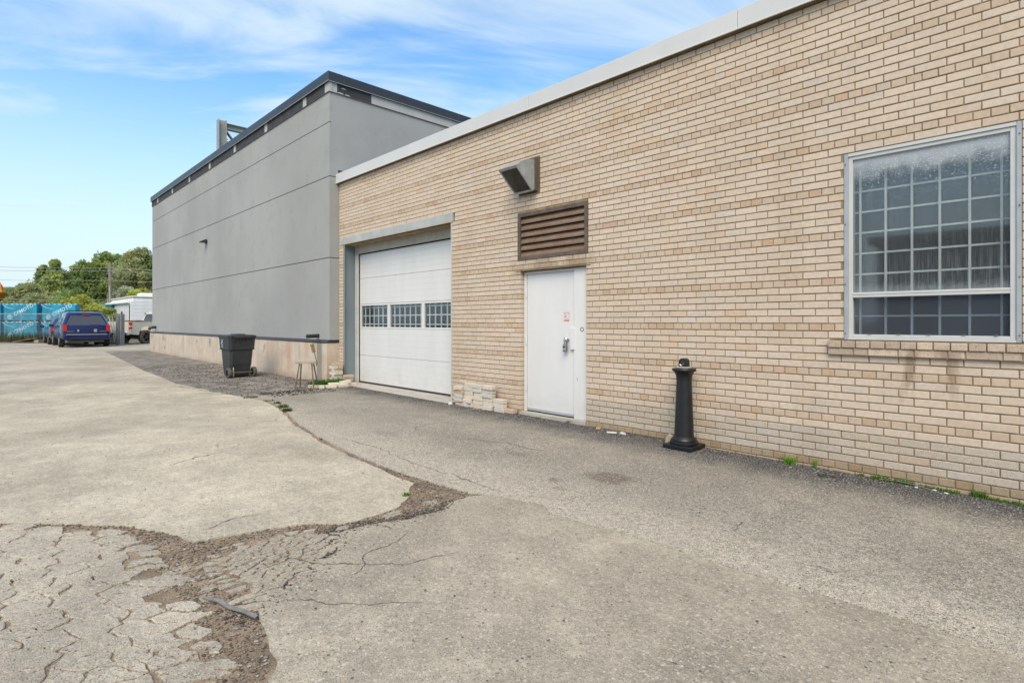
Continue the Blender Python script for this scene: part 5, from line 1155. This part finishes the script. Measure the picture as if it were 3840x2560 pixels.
def build_truck():
    t = empty('pickup_truck', (-37.37, -.13, G(-37)), R(118), 'cream pickup truck half hidden behind the grey building corner', 'pickup truck')
    # local +x is forward; rear bumper near x = 0; local -y faces the camera
    W = .96
    for s in (-1, 1):
        prof = [(.05, .55), (.55, .50), (.60, .72), (.72, .90), (.92, .97), (1.12, .97), (1.32, .90), (1.44, .72), (1.5, .5), (2.1, .5), (2.1, 1.24), (.05, 1.24)]
        MB().prism(prof, lambda u, v, q: (u, q, v), s*W, s*(W-.06)).build('bed_side', M['cream'], t)
        MB().box(.03, 2.12, min(s*(W-.09), s*(W+.005)), max(s*(W-.09), s*(W+.005)), 1.241, 1.262, ch=.006).build('bed_rail', M['tyre'], t)
        lt = empty('tail_light', (0, 0, 0)); lt.parent = t
        for z0, z1, m in ((.84, .95, 'red'), (.952, 1.0, 'white'), (1.002, 1.06, 'amber'), (1.062, 1.2, 'red')): MB().box(.03, .16, min(s*(W-.10), s*(W+.012)), max(s*(W-.10), s*(W+.012)), z0, z1, ch=.004).build('lens', M[m], lt)
        wheel(t, 1.02, .86*s, .385, .27, M['rim_b'], M['tyre_d'], 5); wheel(t, 4.5, .86*s, .385, .27, M['rim_b'], M['tyre_d'], 5)
        MB().box(.56, .6, min(s*.78, s*.95), max(s*.78, s*.95), .33, .72, ch=.01).build('mud_flap', M['tyre'], t)
    MB().box(.06, 2.1, -.9, .9, .62, .68).build('bed_floor', M['tyre'], t); MB().box(.02, .08, -.86, .86, .66, 1.235, ch=.012).build('tailgate', M['cream'], t)
    MB().box(-.16, .05, -.94, .94, .50, .66, ch=.03).build('rear_bumper', M['chrome'], t); MB().box(.3, 5.4, -.4, .4, .40, .52).build('chassis', M['tyre'], t)
    b = MB(); S = car_body(b, [(2.14, 2.14, 2.30, .95, .70, .46, 1.22, 1.80), (2.5, 2.5, 2.55, .96, .74, .44, 1.22, 1.86), (3.4, 3.5, 3.2, .96, .74, .44, 1.2, 1.85), (3.9, 4.1, 3.5, .95, .68, .44, 1.18, 1.74), (4.2, 4.2, 4.15, .95, .8, .44, 1.12, 1.22), (5.4, 5.4, 5.35, .92, .8, .5, 1.0, 1.12)]); b.build('cab', M['cream'], t, smooth=True)
    g = MB()
    for o in (-.02, .01): g.face([(2.16+o, -.72, 1.28), (2.16+o, .72, 1.28), (2.26+o, .62, 1.70), (2.26+o, -.62, 1.70)])
    g.build('rear_window', M['car_glass'], t); MB().box(2.24, 2.3, -.17, .17, 1.80, 1.84).build('brake_light', M['amber'], t)
    for s in (-1, 1):
        k0, k1 = (3, 4) if s > 0 else (9, 8)
        for i in (1, 2): patch(b, S, i, i+1, k0, k1, 'side_window', M['car_glass'], t, .008, .08)
    p = empty('rusty_plank', (-37.37, -.13, G(-37)+1.264), R(118), 'rust brown plank laid across the cream pickup bed', 'plank'); MB().box(.3, .8, -.98, .98, .0, .05, ch=.004).build('board', M['wood_b'], p)
build_truck()
def build_rv():
    x, y = yard(-.683, 39.5); t = empty('travel_trailer', (x, y, G(x)), R(91), 'white ribbed travel trailer behind the pickup truck', 'trailer')
    # local x to the right along the nose, local y away; local origin at the near left corner
    L, D, H0, H1 = 2.55, 9.2, .45, 2.95
    MB().box(0, L, 0, D, H0, H1, ch=.08).build('body', M['rv'], t); MB().box(-.04, L+.04, -.05, D+.05, H1+.001, H1+.12, ch=.05).build('roof', M['rv_roof'], t)
    for k in range(22): z = H0+.1+k*.1; MB().box(-.012, L+.012, -.014, -.0005, z, z+.05, ch=.006).build('siding_rib', M['rv'], t)
    for k in range(22): z = H0+.1+k*.1; MB().box(-.014, -.0005, .01, D, z, z+.05, ch=.006).build('siding_rib', M['rv'], t)
    MB().box(.75, 2.3, -.03, -.0145, 1.30, 1.86, ch=.01).build('window_frame', M['tyre'], t); MB().box(.82, 2.23, -.038, -.0305, 1.36, 1.80).build('window_pane', M['car_glass'], t)
    for y0, y1, z0, z1 in ((.35, .9, .7, 2.4), (3.2, 3.7, 1.5, 2.0), (5.6, 6.3, 1.2, 2.2)): MB().box(-.03, -.0145, y0, y1, z0, z1, ch=.005).build('side_window', M['dark'], t)
    MB().tube([(-.12, .2, 2.62), (-.12, D-.3, 2.66)], .09, 8).build('awning_roll', M['rv'], t); MB().box(-.08, -.02, .15, .28, .6, 2.62).build('awning_arm', M['rv'], t)
    MB().box(.7, 1.6, 1.3, 2.2, H1+.122, H1+.40, ch=.06).build('roof_vent', M['rv'], t); MB().box(1.65, 2.4, 1.2, 2.2, H1+.122, H1+.46, ch=.08).build('roof_cooler', M['rv'], t)
    for yy in (3.2, 4.1): wheel(t, .25, yy, .33, .2, M['rim'], M['tyre']) if False else MB().lathe([(.33, .06), (.33, .26)], 18, (0, yy, .33), 'x').build('tyre', M['tyre'], t)
    for yy in (3.2, 4.1): MB().lathe([(.33, L-.26), (.33, L-.06)], 18, (0, yy, .33), 'x').build('tyre', M['tyre'], t)
    MB().box(1.0, 1.1, .3, .4, 0, H0).build('jack_stand', M['ironleg'], t); MB().box(L-1.1, L-1.0, .3, .4, 0, H0).build('jack_stand', M['ironleg'], t)
build_rv()
def emblem(parent, x, y, z, s):
    b = MB(); n = 24
    for (r0, r1) in ((.85, 1.0),):
        for k in range(n):
            a0, a1 = k/n*2*math.pi, (k+1)/n*2*math.pi
            b.face([(x+s*r0*math.cos(a0), y, z+s*r0*math.sin(a0)), (x+s*r1*math.cos(a0), y, z+s*r1*math.sin(a0)), (x+s*r1*math.cos(a1), y, z+s*r1*math.sin(a1)), (x+s*r0*math.cos(a1), y, z+s*r0*math.sin(a1))])
    for k in range(14):
        a0, a1 = R(20+k*22), R(20+(k+1)*22); r0, r1 = .42, .62
        b.face([(x+s*r0*math.cos(a0), y, z+s*r0*math.sin(a0)), (x+s*r1*math.cos(a0), y, z+s*r1*math.sin(a0)), (x+s*r1*math.cos(a1), y, z+s*r1*math.sin(a1)), (x+s*r0*math.cos(a1), y, z+s*r0*math.sin(a1))])
    b.face([(x-s*.3, y, z-s*.08), (x+s*.55, y, z-s*.08), (x+s*.55, y, z+s*.1), (x-s*.3, y, z+s*.1)]); b.build('emblem', M['print'], parent, fix=False)
def build_crates():
    tm = text_mesh('CFMOTO', .34, .002, .15, 1.05); tm.materials.append(M['print'])
    names = {0: 'lower', 1: 'upper'}
    w = 2.2; h = 1.10; zc = 37.0
    P = [(-35.15, 'at the far left end of the row'), (-32.74, 'left of the dark gap'), (-30.17, 'right of the dark gap')]
    for lat, where in P:
        for lev in (0, 1):
            p = CAM+FW*zc+RT*lat; t = empty('shipping_crate', (p.x, p.y, G(p.x)+.12+lev*(h+.09)), R(46), f'{names[lev]} blue wrapped shipping crate {where}', 'crate', 'blue crates behind the fence')
            MB().box(-1.1, 1.1, 0, .45, 0, h, ch=.015).build('wrapped_box', M['wrap'], t)
            for x in (-.95, 0, .95): MB().box(x-.06, x+.06, .02, .43, -.09 if lev else -.12, -.001).build('pallet_foot', M['wood'], t)
            o = linked('lettering', tm, t, (.22, -.004, .68), (R(90), R(-27), 0)); emblem(t, -.68, -.005, .22, .17)
            b = MB(); r = random.Random(int(abs(lat)*10)+lev)
            for k in range(7):
                x = -1.0+k*.33+r.uniform(-.1, .1); b.face([(x, -.004, 1.04), (x+r.uniform(.1, .25), -.004, 1.05), (x+r.uniform(.1, .2), -.004, 1.09), (x+.03, -.004, 1.09)])
            for k in range(12):
                a0, a1 = R(195+k*6), R(195+(k+1)*6)
                b.face([(-.35+.85*math.cos(a0), -.004, 1.25+.85*math.sin(a0)*.55), (-.35+.89*math.cos(a0), -.004, 1.25+.89*math.sin(a0)*.55), (-.35+.89*math.cos(a1), -.004, 1.25+.89*math.sin(a1)*.55), (-.35+.85*math.cos(a1), -.004, 1.25+.85*math.sin(a1)*.55)]) if 1.25+.89*math.sin(a0)*.55 < 1.08 else None
            b.build('wrap_print', M['print'], t, fix=False)
    p = CAM+FW*37.3+RT*(-31.68)
    t = empty('dark_crate', (p.x, p.y, G(p.x)+.1), R(46), 'narrow dark blue crate end seen in the gap between the crates', 'crate'); MB().box(-.22, .22, 0, .4, 0, 2.33, ch=.02).build('wrapped_box', M['wrap_d'], t)
    p = CAM+FW*43+RT*(-.752*43); t = empty('torn_crate', (p.x, p.y, G(p.x)), R(46), 'blue wrapped crate half hidden by bushes left of the utility pole', 'crate'); MB().box(-.85, .85, 0, 1.1, .1, 2.55, ch=.03).build('wrapped_box', M['wrap'], t); MB().box(-.8, .3, -.004, 0, 2.3, 2.45).build('wrap_print', M['print'], t)
build_crates()
def build_fence():
    zc = 34.9; x0 = -38.0; p = CAM+FW*zc+RT*x0; L = 9.6; H = 1.72
    t = empty('chain_link_fence', (p.x, p.y, G(p.x)-.02), R(46), 'galvanised chain link fence in front of the blue crates', 'fence')
    for x in (.0, 1.45, 4.55, 7.2, L): MB().tube([(x, 0, 0), (x, 0, H+.12)], .035 if x < 2 else .022, 8).build('post', M['galvwire'], t)
    MB().tube([(0, 0, H), (L, 0, H)], .021, 8).build('top_rail', M['galvwire'], t); MB().tube([(0, 0, .62), (L, 0, .62)], .004, 5).build('tension_wire', M['galvwire'], t)
    b = MB(); s = .085
    n = int((L+H)/s)
    for k in range(n):
        for d in (1, -1):
            xa = k*s-(H if d > 0 else 0); xb = xa+H*d if d > 0 else k*s-H
            if d > 0: P0, P1 = Vector((k*s-H, 0, .05)), Vector((k*s, 0, .05+H))
            else: P0, P1 = Vector((k*s, .004, .05)), Vector((k*s-H, .004, .05+H))
            D = P1-P0; ts = [0., 1.]
            for lim in (0., L):
                if abs(D.x) > 1e-6:
                    q = (lim-P0.x)/D.x
                    if 0 < q < 1: ts.append(q)
            ts = sorted(ts); best = None
            for a, c in zip(ts[:-1], ts[1:]):
                mx = P0.x+D.x*(a+c)/2
                if 0 <= mx <= L: best = (a, c)
            if best: b.tube([P0+D*best[0], P0+D*best[1]], .0038, 3, False)
    tag(b.build('wire_mesh', M['galvwire'], t, fix=False), kind='stuff')
    # coil of old chain link standing on end, and the bent gate leaf beside it
    def coil(name, u, z, r, h, label, lean=0):
        x, y = yard(u, z); o = empty(name, (x, y, G(x)-.005), 0, label, 'wire roll'); o.rotation_euler = (R(lean), R(2), 0); b = MB()
        for layer in (1, .86, .72):
            rr = r*layer; n = 26
            for k in range(n):
                for d in (1, -1):
                    pts = [(rr*math.cos(2*math.pi*k/n+d*j*.45), rr*math.sin(2*math.pi*k/n+d*j*.45), h*j/9) for j in range(10)]; b.tube(pts, .0065, 3, False)
        tag(b.build('coiled_mesh', M['galvwire'], o, fix=False), kind='stuff'); MB().tube([(r*1.02, 0, 0), (r*1.0, 0, h)], .02, 6).build('end_stake', M['galvwire'], o)
    coil('wire_roll', -.705, 29.6, .19, 1.66, 'upright roll of grey chain link mesh between minivan and pickup')
    x, y = yard(-.722, 30.3); g = empty('bent_gate', (x, y, G(x)), R(30), 'bent chain link gate leaf sagging beside the wire roll', 'gate')
    MB().tube([(-.35, 0, 0), (-.33, 0, 1.3), (-.2, .05, 1.52), (.05, .05, 1.5), (.2, .05, .9), (.42, .02, .1)], .024, 7).build('bent_frame', M['galvwire'], g); MB().tube([(-.12, 0, 1.5), (.22, .0, .55), (.3, 0, .1)], .03, 6).build('loose_rail', M['galvwire'], g)
    b = MB()
    for k in range(16):
        b.tube([(-.34+k*.045, .02, .05), (-.34+k*.045+.25*(k < 11), .05, 1.45-.05*k)], .005, 3, False); b.tube([(-.34+k*.045, .03, 1.4-.06*k), (-.3+k*.03, .05, .1)], .005, 3, False)
    tag(b.build('wire_mesh', M['galvwire'], g, fix=False), kind='stuff'); MB().tube([(.05, -.03, .42), (.22, -.05, .62)], .03, 6).build('latch', M['tyre'], g)
    x, y = yard(-.862, 32.9); g = empty('wood_ramp', (x, y, G(x)), R(38), 'old plywood sheet lying on the ground behind the hatchback', 'board'); b = MB(); b.prism([(-1.0, 0.02), (.6, .26), (.6, .30), (-1.0, .06)], lambda u, v, q: (u, q, v), -.3, .5); b.build('plywood', M['wood_b'], g); MB().box(.3, .6, -.2, .4, 0, .2).build('support_block', M['wood'], g)
build_fence()
def leafball(b, c, rad, n, size, col, r, aspect=1.0, droop=0, jit=.22):
    c = Vector(c); k0 = r.uniform(1-jit, 1+jit); warm = r.uniform(-.1, .12)
    for _ in range(n):
        d = Vector((r.gauss(0, 1), r.gauss(0, 1), r.gauss(0, 1))).normalized(); q = rad*(r.uniform(.35, 1.05)**.6); p = c+Vector((d.x*q, d.y*q, d.z*q*aspect))
        k = k0*(.8+.4*r.random()); b.cur = (col[0]*k*(1+warm), col[1]*k, col[2]*k*(1-warm), 1)
        s = size*r.uniform(.6, 1.3); t1 = Vector((r.gauss(0, 1), r.gauss(0, 1), r.gauss(0, .8)-droop)).normalized(); t2 = t1.cross(Vector((r.gauss(0, 1), r.gauss(0, 1), r.gauss(0, 1)))).normalized()
        b.face([p-t1*s, p+t2*s*.38, p+t1*s, p-t2*s*.38])
def tree(name, u, z, H, rad, col, label, seed, leaf=.16, droop=0, conic=.0, dens=1.0, group='trees beyond the yard', cat='tree', low=.18):
    r = random.Random(seed); x, y = yard(u, z); t = empty(name, (x, y, G(x)-.05), 0, label, cat, group); tk = MB(); lim = []
    lean = Vector((r.uniform(-.04, .04)*H, r.uniform(-.04, .04)*H, 0)); top = Vector((0, 0, H*.7))+lean
    tk.tube([(0, 0, 0), (lean.x*.2, lean.y*.2, H*.25), tuple(top)], [H*.028, H*.021, H*.006], 7)
    for k in range(9):
        h = H*r.uniform(.2, .6); a = r.uniform(0, 6.28); L = rad*r.uniform(.5, .9); p0 = Vector((lean.x*h/H, lean.y*h/H, h)); p1 = p0+Vector((math.cos(a)*L, math.sin(a)*L, L*.6)); tk.tube([p0, (p0+p1)/2+Vector((0, 0, .1)), p1], [H*.011, H*.008, H*.003], 5); lim.append(p1)
    tk.build('trunk', M['bark'], t)
    b = MB(); n = int(46*dens)
    for k in range(n):
        f = r.random()**(.85 if conic < .3 else .7); zz = H*(low+(1-low)*f*.97); env = rad*(math.sin(math.pi*min(1, (.12+f*.86)))**.6)*(1-conic*f); a = r.uniform(0, 6.28); q = env*math.sqrt(r.uniform(.1, 1))
        cr = rad*r.uniform(.20, .36)*(1-.45*f*conic)*(1 if f < .8 else .7)*(1 if conic < .3 or f < .7 else .7)
        leafball(b, (q*math.cos(a)*.92, q*math.sin(a)*.92, min(zz, H-cr*.6)), cr, int(130*dens**.3), leaf, col, r, 1.15, droop)
    b.build('crown', M['leaf'], t, fix=False); return t
def build_trees():
    willow = (.42, .44, .22); green = (.36, .44, .16); deep = (.30, .39, .14); silver = (.46, .49, .33); lime = (.52, .54, .13)
    # (u, z, H, radius, colour, droop, conic, label)
    S = [(-.872, 56, 4.9, 2.3, willow, .3, .1, 'grey green willow at the left end of the tree line'), (-.915, 60, 4.2, 2.0, willow, .3, 0, 'low willow behind the left end of the crates'),
         (-.842, 62, 7.5, 2.9, green, .1, .72, 'pointed tree, left one of the twin peaked pair'), (-.822, 60, 7.9, 2.9, green, .1, .75, 'pointed tree, right and taller one of the twin peaked pair'),
         (-.795, 66, 6.9, 2.2, green, .1, .2, 'rounded green tree right of the twin peaked pair'), (-.769, 62, 7.9, 2.2, deep, .1, .1, 'broad dark green tree left of the utility pole'), (-.733, 64, 9.0, 2.7, green, .1, .1, 'tall rounded tree directly behind the utility pole'),
         (-.703, 66, 9.1, 2.5, green, .1, .1, 'tall green tree right of the utility pole'), (-.671, 62, 9.2, 2.9, willow, .3, .1, 'tall willow beside the grey building edge'), (-.634, 63, 9.0, 2.8, green, .1, .1, 'green tree mostly hidden behind the grey building'),
         (-.752, 70, 8.6, 2.6, green, .1, .1, 'green tree filling the gap just left of the utility pole'), (-.718, 72, 9.4, 2.8, deep, .1, .1, 'dark tree filling the gap just right of the utility pole'), (-.688, 72, 9.9, 2.9, green, .1, .1, 'green tree behind the tall willow'), (-.892, 64, 5.0, 2.4, green, .2, 0, 'green tree behind the leftmost willow'), (-.808, 70, 6.6, 2.4, deep, .1, .1, 'dark tree in the dip beside the twin peaked pair')]
    for i, (u, z, H, rd, c, dr, cn, lb) in enumerate(S): tree('broadleaf_tree', u, z, H, rd, c, lb, 20+i, .19, dr, cn, 1.5)
    B = [(-.858, 50, 3.6, 2.0, willow, .3, 'grey green bush above the left crates'), (-.822, 51, 3.9, 2.1, willow, .3, 'feathery willow bush above the right crates'), (-.785, 50, 4.1, 2.0, deep, .2, 'dark bush behind the yellow green shrub'),
         (-.697, 52, 4.5, 1.9, silver, .4, 'silvery willow bush above the trailer roof'), (-.664, 48, 4.3, 1.6, lime, .1, 'yellow green bush at the grey building edge'), (-.777, 43, 3.2, 1.5, lime, .1, 'bright yellow green shrub behind the minivan'), (-.748, 42, 2.6, 1.1, lime, .1, 'low yellow green shrub left of the trailer'), (-.728, 41, 2.2, .9, green, .1, 'small leafy shrub beside the trailer corner')]
    for i, (u, z, H, rd, c, dr, lb) in enumerate(B): tree('bush', u, z, H, rd, c, lb, 60+i, .14, dr, 0, 1.0, 'bushes behind the yard', 'bush', .05)
    r = random.Random(31); b = MB()
    for _ in range(1500):
        u = r.uniform(-.93, -.83); z = 34.4+r.gauss(0, .25); x, y = yard(u, z); h = .5*r.random()**2+.12; c = (.11, .12, .05) if r.random() < .7 else (.16, .14, .07); blades(b, x, y, G(x), 1, .02, h*1.3, c, r, .5, .012)
    for _ in range(700):
        u = r.uniform(-.742, -.69); z = 31+r.uniform(-.5, 1.5); x, y = yard(u, z); blades(b, x, y, G(x), 1, .02, .5*r.random()+.1, (.10, .13, .05), r, .6, .012)
    for _ in range(260):
        u = r.uniform(-.872, -.845); x, y = yard(u, 34.1); blades(b, x, y, G(x), 1, .02, .35*r.random(), (.3, .26, .03), r, .8, .014)
    tag(b.build('tall_weeds', M['leaf'], fix=False), 'tall dry weeds along the foot of the fence', 'weeds', kind='stuff')
build_trees()
def build_pole():
    x, y = yard(-.7225, 45); t = empty('utility_pole', (x, y, G(x)-.1), R(46), 'weathered wooden utility pole with floodlight behind the trailer', 'utility pole')
    MB().tube([(0, 0, 0), (0, 0, 6.05)], [.16, .125], 12).build('shaft', M['pole'], t, smooth=True); MB().tube([(.06, -.14, 0), (.06, -.14, 4.2)], .022, 6).build('conduit', M['alu'], t)
    fl = empty('floodlight', (-.28, -.05, 5.0)); fl.parent = t; MB().box(-.16, .1, -.14, .08, -.12, .14, ch=.02).build('housing', M['cap'], fl); MB().box(.1, .2, -.03, .03, -.02, .02).build('arm', M['cap'], fl)
    for z in (5.35, 4.75): MB().box(.12, .2, -.03, .03, z, z+.1).build('insulator', M['cable'], t)
    top = Vector((x, y, G(x)))
    for i, (h, hl, hr, sag) in enumerate([(5.55, 5.9, 5.2, .12), (5.3, 5.6, 5.0, .12), (4.55, 4.8, 4.3, .12), (2.95, 3.3, 2.6, .1)]):
        a = top+RT*-15+Vector((0, 0, hl)); m = top+Vector((0, 0, h))-FW*.16; c = top+RT*14+Vector((0, 0, hr)); pts = []
        for k in range(9): q = k/8; p = a.lerp(m, q); p.z -= sag*math.sin(math.pi*q); pts.append(p)
        for k in range(1, 9): q = k/8; p = m.lerp(c, q); p.z -= sag*math.sin(math.pi*q); pts.append(p)
        b = MB(); b.tube(pts, .013, 4, False); tag(b.build('overhead_cable', M['cable']), f'{["topmost", "second", "third", "lowest"][i]} overhead cable strung past the utility pole', 'cable', 'overhead cables')
build_pole()
def build_far():
    x, y = yard(-.93, 58); t = empty('excavator', (x, y, G(x)), R(46), 'orange excavator with raised arm at the far left edge', 'excavator')
    MB().box(-3.6, -1.2, -1.2, 1.2, 1.0, 2.2, ch=.1).build('engine_house', M['orange'], t); MB().box(-1.6, -.7, -1.1, .0, 1.0, 2.9, ch=.08).build('cab', M['dark'], t)
    for s in (-1, 1): MB().prism([(-3.8, .4), (-3.4, 0), (-.6, 0), (-.2, .4), (-.6, .85), (-3.4, .85)], lambda u, v, q: (u, q, v), s*.9-.3, s*.9+.3).build('track', M['tyre'], t)
    MB().tube([(-1.5, 0, 1.8), (-.9, 0, 4.2), (-.1, 0, 5.75)], [.35, .32, .22], 6).build('boom', M['orange'], t); MB().tube([(-.35, 0, 6.0), (.55, 0, 4.9), (.75, 0, 4.1)], [.2, .2, .14], 6).build('stick', M['orange'], t)
    MB().prism([(.5, 4.2), (.95, 4.25), (.8, 3.6), (.2, 3.2), (-.1, 3.5)], lambda u, v, q: (u, q, v), -.5, .5).build('bucket', M['orange'], t)
    x, y = yard(-.925, 80); t = empty('far_house', (x, y, G(x)), R(46), 'pale house half hidden by trees at the far left edge', 'house')
    MB().box(-5, 2.6, 0, 7, 0, 4.3).build('wall', M['house'], t); MB().prism([(-5.4, 4.301), (3.0, 4.301), (2.2, 6.2), (-4.6, 6.2)], lambda u, v, q: (u, q, v), -.4, 7.4).build('roof', M['houseroof'], t)
    for xx in (-3.6, -1.4, .9): f = MB().box(xx, xx+1.2, -.05, -.001, 2.4, 3.7).build('window', M['dark'], t); MB().box(xx-.08, xx+1.28, -.08, -.051, 2.28, 2.39).build('sill', M['white'], f)
    # low clad workshop across the yard, behind the viewer, seen only in the panes
    t = empty('opposite_workshop', (9, -34, 0), 0, 'dark clad workshop across the yard reflected in the window', 'building')
    MB().box(-18, 22, -12, 0, -.5, 6.2).build('wall', M['shed'], t); MB().box(-18.4, 22.4, -12.4, .4, 6.2, 6.6).build('roof', M['roofing'], t)
    for k in range(6): f = MB().box(-15+k*6, -12+k*6, .001, .06, 0, 3.2).build('roller_door', M['band_w'], t)
build_far()
